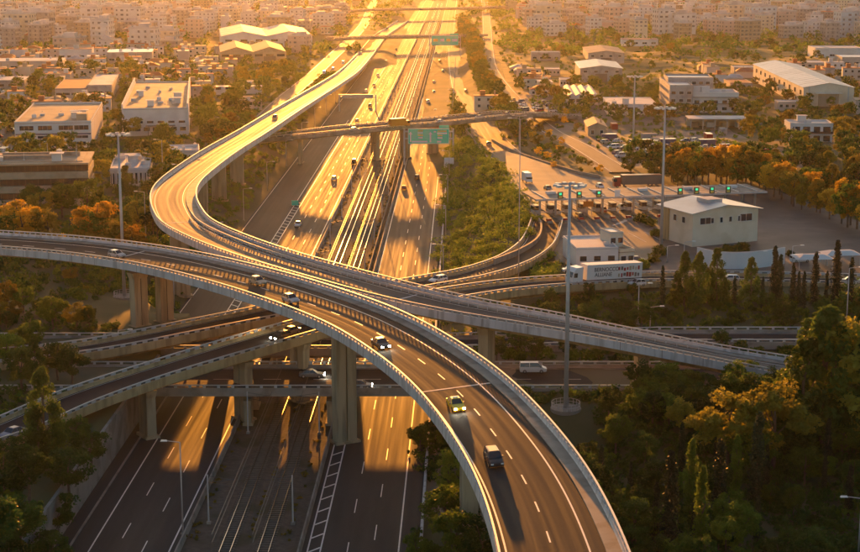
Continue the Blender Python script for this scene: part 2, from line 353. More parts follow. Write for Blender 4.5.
# ================================================================ the motorway
def hw_path(t, z=0.0, s0=-150, s1=2350, step=25): return Path(np.array([st(s, t, z) for s in np.arange(s0, s1+1, step)], float))
AX = hw_path(0)
def lane(t0, t1, z, s0=0, s1=None, step=25, mb=None):
    m = mb or MB(); return m.sweep(AX, [(t0, z), (t1, z)], s0, s1, step, closed=False)
S0 = 150                                            # AX arc length of s = 0
motor = empty('motorway', st(230, -30, 0)); motor['kind'] = 'structure'
tag(road_sheet(AX, -57.5, -39.4, .03, M['asphalt'], 'carriageway', motor, step=25), 'left carriageway of dark asphalt'); 
tag(road_sheet(AX, -22.7, -5.6, .03, M['asphalt'], 'carriageway', motor, step=25), 'right carriageway of dark asphalt')
road_sheet(AX, -65.5, -57.4, .034, M['asphalt'], 'slip_lane', motor, S0+345, S0+1290, 25)
lane(-39.4, -22.7, .02).build('railway_bed', M['ballast'], motor)
def line(t, wd=.22, z=.042, s0=0, s1=None): lane(t-wd/2, t+wd/2, z, s0, s1).build('edge_line', M['paint'], motor)
for t in (-52.2, -40.9): line(t)
line(-8.7); line(-21.5); line(-19.7, s1=S0+330); line(-64.8, s0=S0+345, s1=S0+1290); line(-54.2, s0=S0+345, s1=S0+760)
dash = MB().box(0, 0, 0, .16, 6.0, .004).mesh('lane_dash', M['paint'])
far = MB(); hat = MB().box(0, 0, 0, .35, 2.6, .004).mesh('hatch_bar', M['paint'])
for t in (-48.5, -44.7, -15.9, -12.3):
    for s in np.arange(212, 2000, 18):
        s_ = s+(7 if t in (-48.5, -12.3) else 0); p = st(s_, t, .044)
        if s < 560: obj('lane_dash', dash, motor, p-np.array([*st(230, -30, 0)]), -HD)
        else: far.box(p[0], p[1], p[2], .16, 6, .004, -HD)
far.build('lane_dashes', M['paint'], motor, kind='stuff')
for s in np.arange(212, 330, 5.4): obj('hatch_bar', hat, motor, st(s, -20.6, .045)-st(230, -30, 0), -HD-R(40))
for s in np.arange(350, 520, 5.0): obj('hatch_bar', hat, motor, st(s, -53.2, .045)-st(230, -30, 0), -HD+R(40))
for o in motor.children:
    if o.name.split('.')[0] not in ('lane_dash', 'hatch_bar'): o.location = tuple(-c for c in motor.location)
# ---- retaining wall, barriers, kerbs
def wall_thing(name, label, cat, prof, s0, s1, material, step=25):
    return MB().sweep(AX, prof, S0+s0, S0+s1, step).build(name, material, label=label, cat=cat)
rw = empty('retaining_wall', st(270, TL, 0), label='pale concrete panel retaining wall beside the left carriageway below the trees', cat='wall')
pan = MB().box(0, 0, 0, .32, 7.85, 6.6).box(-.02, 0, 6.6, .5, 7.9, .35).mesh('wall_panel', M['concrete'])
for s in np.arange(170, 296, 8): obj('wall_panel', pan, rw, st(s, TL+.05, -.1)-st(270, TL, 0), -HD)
nj = lambda t, hgt=.9, b=.32, top=.12: [(t-b, 0), (t+b, 0), (t+top, hgt), (t-top, hgt)]
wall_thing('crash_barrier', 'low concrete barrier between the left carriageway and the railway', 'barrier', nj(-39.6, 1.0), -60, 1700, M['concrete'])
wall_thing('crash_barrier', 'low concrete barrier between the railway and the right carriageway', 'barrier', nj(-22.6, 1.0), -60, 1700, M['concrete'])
wall_thing('noise_screen', 'dark low screen along the railway beside the right carriageway', 'wall', [(-23.9, 0), (-23.7, 0), (-23.7, 1.7), (-23.9, 1.7)], 290, 1700, M['dark_wall'])
wall_thing('kerb_wall', 'pale low kerb wall along the outer edge of the right carriageway', 'wall', [(-5.9, 0), (-5.4, 0), (-5.45, .75), (-5.8, .75)], -60, 940, M['concrete_white'])
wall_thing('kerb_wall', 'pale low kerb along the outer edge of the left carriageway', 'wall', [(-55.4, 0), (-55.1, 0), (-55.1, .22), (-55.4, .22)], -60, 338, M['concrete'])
# ---- railway tracks
def track(tc, label):
    tr = empty('railway_track', st(230, tc, 0), label=label, cat='railway track', group='railway tracks in the median'); m = MB()
    for k in (-.75, .75):
        r = MB().sweep(AX, [(tc+k-.07, .16), (tc+k+.07, .16), (tc+k+.05, .36), (tc+k-.05, .36)], 0, S0+2200, 25).build('rail', M['rail_steel'], tr); r.location = tuple(-c for c in tr.location)
    for s in np.arange(205, 620, .9):
        p = st(s, tc)-st(230, tc); m.box(p[0], p[1], .05, 2.4, .26, .14, -HD)
    m.build('sleepers', M['sleeper'], tr, kind='stuff')
    MB().sweep(AX, [(tc-1.9, .02), (tc+1.9, .02), (tc+1.5, .12), (tc-1.5, .12)], 0, S0+2200, 25).build('ballast_bed', M['ballast'], tr).location = tuple(-c for c in tr.location)
track(-33.0, 'railway track in the motorway median, the one nearer the left carriageway')
track(-27.6, 'railway track in the motorway median, the one nearer the right carriageway')
for i, s in enumerate(np.arange(222, 960, 44)):
    for side, t in (('left', -37.0), ('right', -24.6)):
        e = empty('catenary_mast', st(s, t, 0), -HD, 'overhead line mast on the %s edge of the railway, %s from the near end' % (side, ordn(i+1)), 'mast', 'overhead line masts along the railway')
        sg = 1 if side == 'left' else -1; m = MB().tube((0, 0, 0), (0, 0, 7.6), .13, .10, 8)
        m.build('pole', M['galv'], e)
        MB().tube((0, 0, 6.4), (sg*3.9, 0, 6.9), .045, n=6).tube((0, 0, 7.4), (sg*3.6, 0, 6.85), .035, n=6).tube((sg*3.9, 0, 5.7), (0, 0, 6.4), .035, n=6).build('cantilever', M['dark_steel'], e)
        MB().box(0, 0, 0, .6, .6, .4).build('footing', M['concrete'], e)
for side, t in (('left', -33.0), ('right', -27.6)):
    e = MB().sweep(AX, [(t-.03, 5.7), (t+.03, 5.7), (t+.03, 5.75), (t-.03, 5.75)], S0+200, S0+970, 50).sweep(AX, [(t-.03, 6.85), (t+.03, 6.85), (t+.03, 6.9), (t-.03, 6.9)], S0+200, S0+970, 50)
    e.build('overhead_wire', M['dark_steel'], label='pair of thin overhead wires above the %s railway track' % side, cat='wire')
# ================================================================ roads on the land
def ground_road(name, P, w_, m, lines=True, s0=0, s1=None, marg=1.5, dz=.0):
    e = empty(name, P.P[0]); e['kind'] = 'structure'; s1 = s1 or P.len
    def part(nm, prof, mm, cl=False):
        o = MB().sweep(P, prof, s0, s1, 3.0, closed=cl).build(nm, mm, e); o.location = tuple(-c for c in e.location)
    road_sheet(P, -w_/2, w_/2, dz, m, 'road_surface', e, s0, s1, 3.0).location = tuple(-c for c in e.location)
    part('verge', [(-w_/2-marg, -.7), (-w_/2, dz-.01), (-w_/2, -1.0)], M['earth']); part('verge', [(w_/2, -1.0), (w_/2, dz-.01), (w_/2+marg, -.7)], M['earth'])
    if lines:
        for t in (-w_/2+.5, w_/2-.5): part('edge_line', [(t-.09, dz+.008), (t+.09, dz+.008)], M['paint'])
    return e
ground_road('toll_approach_road', P_EX, 14, M['asphalt_worn'])
ground_road('frontage_road', P_FR, 8, M['asphalt_worn'])
ground_road('local_road', P_LR, 9, M['asphalt_worn'])
# ================================================================ flyovers and bridges
def bridge(name, label, P, w_, asph=None, fascia='concrete_white', girder='concrete', lines=(), dashes=(), joints=(), piers=(), thick=2.1, surf='asphalt_fly', s0=0.0, s1=None, rails=(True, True), verge=None,
           post=1.5, bw=.3, railrange=None, soffit=True, dstep=9.0, dlen=3.2):
    s1 = s1 or P.len; e = empty(name, P.pos(s0, 0, -1), label=label, cat='bridge'); off = tuple(-c for c in e.location); hw = w_/2
    def fin(o): o.location = off; return o
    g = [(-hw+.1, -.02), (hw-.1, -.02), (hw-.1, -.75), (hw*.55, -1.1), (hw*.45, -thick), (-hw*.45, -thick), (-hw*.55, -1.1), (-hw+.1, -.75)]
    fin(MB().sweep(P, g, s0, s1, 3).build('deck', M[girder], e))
    a0, a1 = asph or (-hw+.35, hw-.35)
    fin(road_sheet(P, a0, a1, .012, M[surf], 'road_surface', e, s0, s1))
    if verge:
        for v0, v1, hh in verge: fin(MB().sweep(P, [(v0, 0), (v1, 0), (v1, hh), (v0, hh)], s0, s1, 2.5).build('verge', M['concrete'], e))
    for sg in (-1, 1):
        prof = [(sg*(hw-.42), 0), (sg*(hw-.22), .30), (sg*(hw-.18), .68), (sg*(hw+.12), .68), (sg*(hw+.19), -.78), (sg*(hw-.1), -.78)]
        fin(MB().sweep(P, prof, s0, s1, 2.5).build('parapet', M[fascia], e))
        if not rails[(sg+1)//2]: continue
        m = MB(); r0, r1 = railrange or (s0, s1)
        for s in np.arange(r0+.5, r1, post):
            p = P.pos(s, sg*hw, .68); m.box(p[0], p[1], p[2], bw, .16, .42, P.head(s))
        m.sweep(P, [(sg*hw-.12, 1.08), (sg*hw+.12, 1.08), (sg*hw+.12, 1.26), (sg*hw-.12, 1.26)], s0, s1, 2.5)
        fin(m.build('railing', M['galv'], e, kind='stuff'))
    if fascia == 'concrete_white':
        for sg in (-1, 1):
            m = MB(); f_ = lambda h_, o_: sg*(hw+.12+(.68-h_)*.0491+o_)
            for s in np.arange(s0+4, s1, 7.5): m.sweep(P, [(f_(.66, -.02), .66), (f_(.66, .015), .66), (f_(-.76, .015), -.76), (f_(-.76, -.02), -.76)], s, s+.09, .1)
            fin(m.build('panel_joints', M['dark_wall'], e, kind='stuff'))
    for t, wd in lines: fin(MB().sweep(P, [(t-wd/2, .02), (t+wd/2, .02)], s0, s1, 2.5, closed=False).build('edge_line', M['paint'], e))
    for t in dashes:
        for s in np.arange(s0+3, s1-4, dstep):
            fin(MB().sweep(P, [(t-.09, .021), (t+.09, .021)], s, s+dlen, 1.2, closed=False).build('lane_dash', M['paint'], e))
    for s in joints: fin(MB().sweep(P, [(-hw+.4, .016), (hw-.4, .016), (hw-.4, .03), (-hw+.4, .03)], s, s+.45, .4).build('expansion_joint', M['concrete_white'], e))
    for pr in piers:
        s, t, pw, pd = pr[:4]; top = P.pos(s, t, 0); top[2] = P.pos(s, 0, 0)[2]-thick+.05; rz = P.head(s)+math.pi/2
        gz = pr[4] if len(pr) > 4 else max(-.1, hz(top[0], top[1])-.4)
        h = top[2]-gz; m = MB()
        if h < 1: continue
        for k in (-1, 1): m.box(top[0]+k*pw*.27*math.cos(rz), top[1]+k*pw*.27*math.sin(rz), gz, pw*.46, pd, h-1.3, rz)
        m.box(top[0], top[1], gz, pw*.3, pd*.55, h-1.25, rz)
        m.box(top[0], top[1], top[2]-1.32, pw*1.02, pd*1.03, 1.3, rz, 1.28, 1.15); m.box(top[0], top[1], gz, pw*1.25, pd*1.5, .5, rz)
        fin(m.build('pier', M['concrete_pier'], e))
    return e
def s_at(P, u, v, z): return P.near(at(u, v, z))[0]
hw = F1W/2
jF1 = [s_at(P_F1, 455, 388, 22.5), s_at(P_F1, 150, 255, 19)]
pF1 = [(s_at(P_F1, 332, 318, 22), 0, 3.7, 2.0), (s_at(P_F1, 160, 258, 20), -3.2, 3.2, 1.8), (s_at(P_F1, 160, 258, 20), 3.2, 3.2, 1.8), (s_at(P_F1, -38, 240, 19), 0, 4.6, 1.8), (s_at(P_F1, 466, 400, 22.5), -1, 4.6, 2), (s_at(P_F1, 560, 520, 22), 0, 4.6, 2)]
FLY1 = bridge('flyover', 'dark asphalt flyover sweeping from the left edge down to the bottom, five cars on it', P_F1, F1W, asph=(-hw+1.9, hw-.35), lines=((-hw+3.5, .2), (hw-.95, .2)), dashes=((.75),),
       verge=[(-hw+.3, -hw+1.9, .16)], joints=jF1, piers=pF1, girder='concrete_lit_tan')
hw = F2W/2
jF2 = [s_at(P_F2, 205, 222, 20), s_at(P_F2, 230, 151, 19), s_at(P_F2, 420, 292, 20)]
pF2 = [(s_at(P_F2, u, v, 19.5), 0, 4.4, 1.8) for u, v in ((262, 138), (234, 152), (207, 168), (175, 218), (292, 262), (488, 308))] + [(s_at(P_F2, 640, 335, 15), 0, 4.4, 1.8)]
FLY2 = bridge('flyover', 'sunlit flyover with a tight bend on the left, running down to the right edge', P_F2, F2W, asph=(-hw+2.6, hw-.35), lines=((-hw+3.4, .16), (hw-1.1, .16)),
       verge=[(-hw+.3, -hw+2.6, .18)], joints=jF2, piers=pF2, surf='asphalt_worn', girder='concrete_lit_tan')
m = MB()                                            # the guard rail at the inner road edge of the bending flyover
s_a, s_b = s_at(P_F2, 210, 215, 20), s_at(P_F2, 700, 345, 13)
for s in np.arange(s_a, s_b, 2.0):
    p = P_F2.pos(s, -hw+2.75, 0); m.box(p[0], p[1], p[2], .12, .12, .75, P_F2.head(s))
m.sweep(P_F2, [(-hw+2.7, .5), (-hw+2.8, .5), (-hw+2.8, .82), (-hw+2.7, .82)], s_a, s_b, 2.5)
m.build('guard_rail', M['galv'], FLY2, kind='stuff').location = tuple(-c for c in FLY2.location)
bridge('ramp_bridge', 'upper of the two narrow ramps passing under the flyovers from the left', P_AC, 8.6, fascia='concrete_lit_tan', girder='concrete_lit_tan', lines=((-3.5, .15), (3.5, .15)), thick=1.8, post=2.0, bw=.9,
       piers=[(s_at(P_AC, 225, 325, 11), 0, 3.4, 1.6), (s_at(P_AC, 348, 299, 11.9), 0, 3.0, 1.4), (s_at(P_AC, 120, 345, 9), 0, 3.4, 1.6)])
bridge('ramp_bridge', 'lower ramp crossing under the flyovers and carrying the white lorry on the right', P_BD, 8.8, fascia='concrete_lit_tan', girder='concrete_lit_tan', lines=((-3.6, .15), (3.6, .15)), thick=1.9, post=2.0, bw=.9,
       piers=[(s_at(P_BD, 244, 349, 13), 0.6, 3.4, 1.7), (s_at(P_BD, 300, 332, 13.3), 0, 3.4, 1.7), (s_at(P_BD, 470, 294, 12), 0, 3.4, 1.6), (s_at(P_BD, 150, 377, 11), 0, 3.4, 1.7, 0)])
bridge('road_bridge', 'low straight road bridge across the motorway beneath the flyovers with a white van', P_CB, 16, fascia='concrete', lines=((-7.2, .15), (7.2, .15)), dashes=(-.1,), thick=2.0, post=2.5, bw=.5,
       piers=[(P_CB.near(st(278, t))[0], y, 3.2, 1.2, 0) for t in (-37.8, -23.2) for y in (-5, 5)])
bridge('road_bridge', 'low second road bridge hidden behind the one with the white van', P_SR, 10, fascia='concrete', lines=((-4.2, .15), (4.2, .15)), dashes=(-.1,), thick=2.0, post=2.5, bw=.5,
       piers=[(P_SR.near(st(303, t))[0], y, 3.2, 1.2, 0) for t in (-37.8, -23.2) for y in (-2.5, 2.5)])
bridge('road_bridge', 'grey overpass crossing the whole motorway behind the larger green sign', P_OP, 13, fascia='concrete', lines=((-5.6, .15), (5.6, .15)), dashes=(0,), thick=1.6, post=2.5, bw=.4,
       piers=[(P_OP.near(st(628, t))[0], 0, 5, 1.4, 0) for t in (-38.6, -23.1, -4)]+[(s_at(P_OP, 300, 135, 11), 0, 5, 1.4)])
P_O2 = mid_path([(330, 39, 8), (372, 37, 8.5), (412, 36.5, 8.5), (450, 36, 8), (480, 35, 6)], 10)
bridge('road_bridge', 'far grey bridge over the motorway beyond the smaller green sign', P_O2, 14, fascia='concrete', thick=1.6, post=4, bw=.6)
P_O3 = mid_path([(300, 14, 6), (360, 10, 8.5), (420, 9, 9), (480, 8, 8.5), (530, 6, 6)], 12)
bridge('road_bridge', 'farthest pale bridge near the top edge where the motorway ends', P_O3, 16, fascia='concrete', thick=1.6, post=5, bw=.8)
# ================================================================ toll plaza pavement
plz = MB(); poly = [at(u, v, 8.06)[:2] for u, v in ((505, 151), (520, 155), (570, 172), (660, 184), (775, 190), (860, 222), (1000, 250), (1000, 276), (640, 273), (600, 270), (556, 262), (549, 240), (546, 228), (538, 216), (522, 196), (508, 178))]
me = bpy.data.meshes.new('toll_plaza'); bm = bmesh.new(); f = bm.faces.new([bm.verts.new((p[0], p[1], 8.06)) for p in poly]); bmesh.ops.triangulate(bm, faces=[f])
bmesh.ops.recalc_face_normals(bm, faces=bm.faces); bm.to_mesh(me); bm.free(); me.materials.append(M['plaza']); obj('toll_plaza', me, kind='structure')
def poly_wall(name, label, cat, pts, hgt, th, m, cap=None):
    P = Path(crom(pts, 1.5)); e = empty(name, P.P[0], label=label, cat=cat); off = tuple(-c for c in e.location)
    MB().sweep(P, [(-th/2, -.6), (th/2, -.6), (th/2, hgt), (-th/2, hgt)], 0, None, 1.5).build('wall', m, e).location = off
    MB().sweep(P, [(-th/2-.05, hgt), (th/2+.05, hgt), (th/2+.05, hgt+.12), (-th/2-.05, hgt+.12)], 0, None, 1.5).build('coping', cap or m, e).location = off
    return e
poly_wall('kerb_wall', 'pale concrete kerb wall curving round the shrub slope beside the toll plaza', 'wall', [at(u, v, z) for u, v, z in ((464, 128, 4.6), (487, 159, 6.4), (518, 193, 7.8), (534, 214, 8), (541, 226, 8.1), (538, 240, 8.9), (520, 252, 9.8), (494, 262.5, 10.6))], .8, .35, M['concrete'])
poly_wall('kerb_wall', 'pale concrete kerb wall along the tree side of the toll approach road', 'wall', [at(u, v, z) for u, v, z in ((492, 141, 5.2), (516, 153.5, 6.8), (570, 171.5, 7.9), (600, 178, 8))], .8, .35, M['concrete'])
# ================================================================ buildings
WIN = {}
def winmesh(w_, h_, key='w'):
    k = (round(w_, 2), round(h_, 2), key)
    if k not in WIN:
        g = MB().box(0, -.02, 0, w_, .10, h_).mesh('window', M['glass'])
        f = MB()
        for x in (-w_/2-.05, w_/2+.05): f.box(x, -.05, -.1, .1, .16, h_+.2)
        f.box(0, -.05, -.1, w_, .16, .1).box(0, -.05, h_, w_, .16, .1)
        for i in range(1, max(1, int(w_/1.6))): f.box(-w_/2+i*w_/int(w_/1.6), -.05, 0, .07, .14, h_)
        WIN[k] = (g, f.mesh('frame', M['white_wall'] if key == 'w' else M['dark_steel']))
    return WIN[k]
def windows(parent, wall_w, y, rows, cols, ww, wh, z0, dz, x0=None, x1=None, face=0, key='w'):
    """rows x cols windows on a wall: face 0 looks to -y, 1 to +x, 3 to -x (y is the wall's offset)"""
    g, f = winmesh(ww, wh, key); x0 = -wall_w/2 if x0 is None else x0; x1 = wall_w/2 if x1 is None else x1
    rz = {0: 0, 1: math.pi/2, 3: -math.pi/2}[face]
    for r in range(rows):
        for c in range(cols):
            a = x0+(x1-x0)*(c+.5)/cols; z = z0+r*dz
            loc = {0: (a, y, z), 1: (y, a, z), 3: (y, a, z)}[face]
            o = obj('window', g, parent, loc, rz); obj('frame', f, o)
def site(u0, v0, u1, v1, az=None):
    """front base edge seen between two pixels -> (middle, heading, length); az: compass bearing of the building's depth"""
    p = gat((u0+u1)/2, (v0+v1)/2); c = p[1]*math.cos(PITCH)-(p[2]-CAMH)*math.sin(PITCH)
    if az is None: az = -8.0 if u0 < 400 else 2.0
    rz = -R(az); p[2] -= .3; return p, rz, (u1-u0)*c/FPX/math.cos(rz)
def block(e, w_, d_, h_, wall, roof, x=0, y0=0, z=0, parapet=.7, name='wall'):
    b = MB().box(x, y0+d_/2, z, w_, d_, h_).build(name, M[wall], e)
    r = MB().box(x, y0+d_/2, z+h_, w_+.3, d_+.3, .18).build('roof', M[roof], e)
    if parapet:
        p = MB(); t = .25; zz = z+h_+.18
        for q in (-1, 1): p.box(x+q*(w_/2-t/2), y0+d_/2, zz, t, d_, parapet).box(x, y0+d_/2+q*(d_/2-t/2), zz, w_-2*t, t, parapet)
        p.build('parapet', M[wall], r)
    return b, r
def roofstuff(e, w_, d_, z, n, seed, y0=0):
    rd = random.Random(seed)
    for i in range(n):
        x = rd.uniform(-w_*.42, w_*.42); y = y0+rd.uniform(d_*.1, d_*.9); k = rd.random(); m = MB()
        if k < .45: m.box(x, y, z, rd.uniform(1, 2.4), rd.uniform(1, 2), rd.uniform(.8, 1.6)).box(x, y, z+1.6, .5, .5, .2); m.build('roof_unit', M[rd.choice(['galv', 'white_wall'])], e)
        elif k < .75: m.box(x, y, z, rd.uniform(2, 4), rd.uniform(2, 3.2), 2.3).box(x, y-.0, z+2.3, 4.2, 3.4, .15); m.build('stair_hut', M['white_wall'], e)
        else: m.tube((x, y, z), (x, y, z+rd.uniform(1.5, 4)), .09, n=6).box(x, y, z, .5, .5, .3); m.build('vent_pipe', M['galv'], e)
def gable(e, w_, d_, h_, rise, roof, y0=0, x=0, over=.5, ridge_y=True):
    m = MB(); hx = w_/2+over; y1 = y0+d_+over; ya = y0-over; t = .18
    if ridge_y: P = [(-hx, h_-rise*over/(w_/2)), (0, h_+rise), (hx, h_-rise*over/(w_/2))]; rows = [[(x+a, yy, zz) for a, zz in P]+[(x+a, yy, zz+t) for a, zz in reversed(P)] for yy in (ya, y1)]
    else:
        P = [(ya, h_), (y0+d_/2, h_+rise), (y1, h_)]; rows = [[(xx, a, zz) for a, zz in P]+[(xx, a, zz+t) for a, zz in reversed(P)] for xx in (x-hx, x+hx)]
    m.strip(rows, True, True); r = m.build('roof', M[roof], e)
    return r
def gable_wall(e, w_, d_, h_, rise, wall, y0=0, x=0, ridge_y=True):
    m = MB()
    if ridge_y: m.strip([[(x-w_/2, yy, 0), (x+w_/2, yy, 0), (x+w_/2, yy, h_), (x, yy, h_+rise), (x-w_/2, yy, h_)] for yy in (y0, y0+d_)], True, True)
    else: m.strip([[(xx, y0, 0), (xx, y0+d_, 0), (xx, y0+d_, h_), (xx, y0+d_/2, h_+rise), (xx, y0, h_)] for xx in (x-w_/2, x+w_/2)], True, True)
    return m.build('wall', M[wall], e)
def ribs(e, w_, d_, h_, rise, n, roof, y0=0, x=0):
    g = MB()
    for i in range(n):
        y = y0+d_*(i+.5)/n; g.strip([[(x-w_/2, y-.12, h_+.17), (x, y-.12, h_+rise+.17), (x+w_/2, y-.12, h_+.17)], [(x-w_/2, y, h_+.3), (x, y, h_+rise+.3), (x+w_/2, y, h_+.3)], [(x-w_/2, y+.12, h_+.17), (x, y+.12, h_+rise+.17), (x+w_/2, y+.12, h_+.17)]])
    g.build('roof_ribs', M[roof], e, kind='stuff')
def B(name, label, u0, v0, u1, v1, cat='building', az=None):
    m, rz, L = site(u0, v0, u1, v1, az); return empty(name, m, rz, label, cat), L
KEEP = []                                            # areas (x, y, r) kept free of town blocks and wild trees
def keep(e, w_, d_):
    m_ = Matrix.Rotation(e.rotation_euler[2], 3, 'Z'); a = min(w_, d_); nx, ny = max(1, round(w_/a)), max(1, round(d_/a))
    for i in range(nx):
        for j in range(ny): c = Vector(e.location)+m_ @ Vector((-w_/2+w_*(i+.5)/nx, d_*(j+.5)/ny, 0)); KEEP.append((c.x, c.y, a*.75+3))
# --- left side
e, L = B('factory_building', 'white two-storey factory with terracotta roof terrace at the left', 17, 148, 91, 149)
block(e, L, 74, 10, 'white_wall', 'roof_tan'); keep(e, L, 80)
windows(e, L, -.02, 1, 2, 5.2, 1.7, 7.4, 3, -L/2+1, L/2-14); windows(e, L, -.02, 1, 2, 5.4, 1.7, 7.4, 3, L/2-12.5, L/2-.8)
windows(e, L, -.02, 1, 4, 4.6, 1.0, 4.2, 3); windows(e, L, -.02, 1, 3, 5, 1.6, 1.2, 3)
MB().box(0, -.12, 5.6, L-.4, .2, .5).build('blue_band', M['car_blue'], e); MB().box(0, -.12, 6.5, L-.2, .25, .35).build('ledge', M['white_wall'], e)
roofstuff(e, L, 50, 10.2, 7, 3); MB().box(L/2-4, 10, 10.2, 4, 6, 2.6).build('stair_hut', M['tan_wall'], e)
e, L = B('workshop', 'low workshop with a bright terracotta roof behind the white factory', 56, 101, 86, 100)
block(e, L, 60, 6, 'pink_wall', 'roof_red', parapet=.3); windows(e, L, -.02, 1, 4, 3, 1.2, 3, 3); keep(e, L, 60)
e, L = B('workshop', 'low grey-roofed workshop beside the terracotta roof', 88, 100, 112, 98)
block(e, L, 70, 7, 'grey_wall', 'roof_light', parapet=.3); windows(e, L, -.02, 1, 3, 3, 1.2, 3, 3); keep(e, L, 60)
e, L = B('depot_building', 'pale depot with tall bright side walls and a tan roof terrace', 125, 137, 187, 134)
block(e, L, 128, 11, 'white_wall', 'roof_tan', parapet=.5); keep(e, L, 128)
for q in (-1, 1): MB().box(q*(L/2+.35), 64, 0, .6, 129, 13.4).build('side_wall', M['white_wall'], e)
windows(e, L, -.02, 1, 7, 2.4, 1.5, 2.2, 3); windows(e, L, -.02, 1, 6, 2.6, .9, 5.4, 3)
MB().box(2, -1.2, 4.3, 12, 2.4, .3).box(-3, -2.2, 0, .3, .3, 4.3).box(7, -2.2, 0, .3, .3, 4.3).build('porch', M['concrete'], e)
roofstuff(e, L, 110, 11.2, 16, 8)
e, L = B('office_block', 'long brown three-storey block with dark window bands at the left edge', -22, 208, 88, 203)
for i in range(3):
    MB().box(0, 13, i*4.2, L, 26, 2.0).build('storey_band', M['tan_wall'], e); MB().box(0, 13.3, i*4.2+2.0, L-.8, 25, 2.2).build('wall', M['dark_wall'], e)
    windows(e, L, .72, 1, 9, 3.6, 1.7, i*4.2+2.2, 3, key='d')
MB().box(0, 13, 12.6, L+.6, 27, .5).box(0, 13, 13.1, L*.9, 20, .2).build('roof', M['roof_tan'], e); roofstuff(e, L, 24, 13.3, 8, 5); keep(e, L, 30)
MB().box(-L*.1, 10, 13.3, L*.6, 1, 1.1).box(L*.05, 16, 13.3, L*.7, 1, 1.2).build('roof_upstand', M['concrete'], e)
e, L = B('pavilion', 'small white pavilion with a row of pillars and a cluttered roof', 111, 187, 149, 184)
block(e, L, 38, 5.2, 'white_wall', 'roof_light'); keep(e, L, 40)
for i in range(9): MB().box(-L/2+L*(i+.5)/9, -.5, 0, .5, .5, 5.2).build('pillar', M['white_wall'], e)
windows(e, L, -.02, 1, 8, .9, 3.4, .9, 3, key='d'); roofstuff(e, L, 34, 5.4, 11, 12)
e, L = B('bungalow', 'pale flat-roofed bungalow behind the bend of the sunlit flyover', 166, 167, 199, 164)
block(e, L, 16, 5, 'blue_wall', 'roof_light'); windows(e, L, -.02, 1, 4, 1.8, 1.4, 1.8, 3); roofstuff(e, L, 14, 5.2, 3, 2); keep(e, L, 18)
for nm, lb, a, dep, h, rise in (('hangar', 'large white hangar with a low curved roof, the farther of the pair', (222, 48, 312, 47), 110, 9, 3.4), ('hangar', 'tan-roofed hangar in front of the larger white hangar', (221, 65, 286, 62), 70, 8, 3.2)):
    e, L = B(nm, lb, *a); front = 'white_wall' if dep > 100 else 'tan_wall'
    for q in (-1, 1):
        gable_wall(e, L/2, dep, h, rise, front, 0, q*L/4); gable(e, L/2-.9, dep, h, rise, 'roof_light' if dep > 100 else 'roof_tan', 0, q*L/4, .4)
    windows(e, L, -.02, 1, 6, 5, 1.3, 5, 3, key='d'); keep(e, L, dep)
    MB().box(-L/4, -.1, 0, 8, .2, 5).build('shutter_door', M['dark_wall'], e); MB().box(L/4, -.1, 0, 8, .2, 5).build('shutter_door', M['dark_wall'], e)
shed = [((-5, 74, 62, 70), 26, 7, 'pink_wall', 'roof_light', 'long pale shed at the left edge before the town'), ((60, 62, 92, 60), 20, 8, 'white_wall', 'roof_red', 'white house with a red roof edge among the left sheds'),
        ((108, 66, 152, 62), 30, 8, 'grey_wall', 'roof_sheet', 'grey arched shed left of the tan hangar'), ((35, 86, 70, 84), 24, 6, 'pink_wall', 'roof_red', 'low red shed behind the white factory'),
        ((-20, 92, 24, 90), 24, 6, 'grey_wall', 'roof_light', 'low grey shed at the left edge beyond the factory'), ((72, 76, 104, 74), 22, 6, 'white_wall', 'roof_tan', 'low white shed with a tan roof among the left trees'),
        ((214, 96, 262, 92), 8, 4, 'white_wall', 'roof_light', 'narrow white store beside the green playing field'), ((240, 112, 262, 108), 9, 4, 'cream_wall', 'roof_tan', 'small cream hut left of the sunlit flyover')]
for i, (a, dep, h, wl, rf, lb) in enumerate(shed):
    e, L = B('shed', lb, *a); block(e, L, dep, h, wl, rf, parapet=.35 if i % 2 else 0); windows(e, L, -.02, 1, 5, L/9, 1.4, 2.6, 3); keep(e, L, dep); roofstuff(e, L, dep, h+.2, 3, i)
# --- right side
e, L = B('grey_office', 'grey three-storey office with a stepped left wing by the scrap yard', 692, 113, 738, 112)
block(e, L, 18, 9, 'white_wall', 'roof_light'); windows(e, L, -.02, 2, 5, 2.2, 1.4, 1.4, 3.2); MB().box(0, -.5, 4.3, L, 1.4, .3).box(0, -.5, 7.4, L, 1.4, .3).build('canopy_slab', M['concrete'], e)
block(e, 11, 46, 12.5, 'grey_wall', 'roof_sheet', -L/2-5.5, -2, name='wing'); windows(e, 11, -2.02, 3, 3, 2, 1.4, 1.8, 3.6, -L/2-11, -L/2); windows(e, 46, -L/2-11.02, 3, 9, 2.4, 1.5, 1.8, 3.6, 0, 42, 3)
block(e, 22, 20, 14, 'grey_wall', 'roof_sheet', -L/2+2, 24, name='tower'); roofstuff(e, L, 18, 9.2, 6, 4); keep(e, L+20, 46)
windows(e, 22, 23.98, 1, 6, 2, 1.4, 11.4, 3, -L/2-8, -L/2+12)
e, L = B('open_shed', 'open-fronted storage shed with a flat canopy in the scrap yard', 690, 131, 752, 128)
MB().box(0, 12, 0, L, .3, 4.6).build('back_wall', M['cream_wall'], e); MB().box(0, 6, 4.6, L+1, 13, .35).build('roof', M['roof_light'], e)
for i in range(6): MB().box(-L/2+.4+i*(L-.8)/5, .2, 0, .35, .35, 4.6).build('post', M['galv'], e)
for i in range(4): MB().box(-L*.38+i*L*.24, 8, 0, 3.2, 3, 2.6, .1*i).build('stored_crate', M[['dark_wall', 'white_wall', 'tan_wall', 'blue_wall'][i]], e)
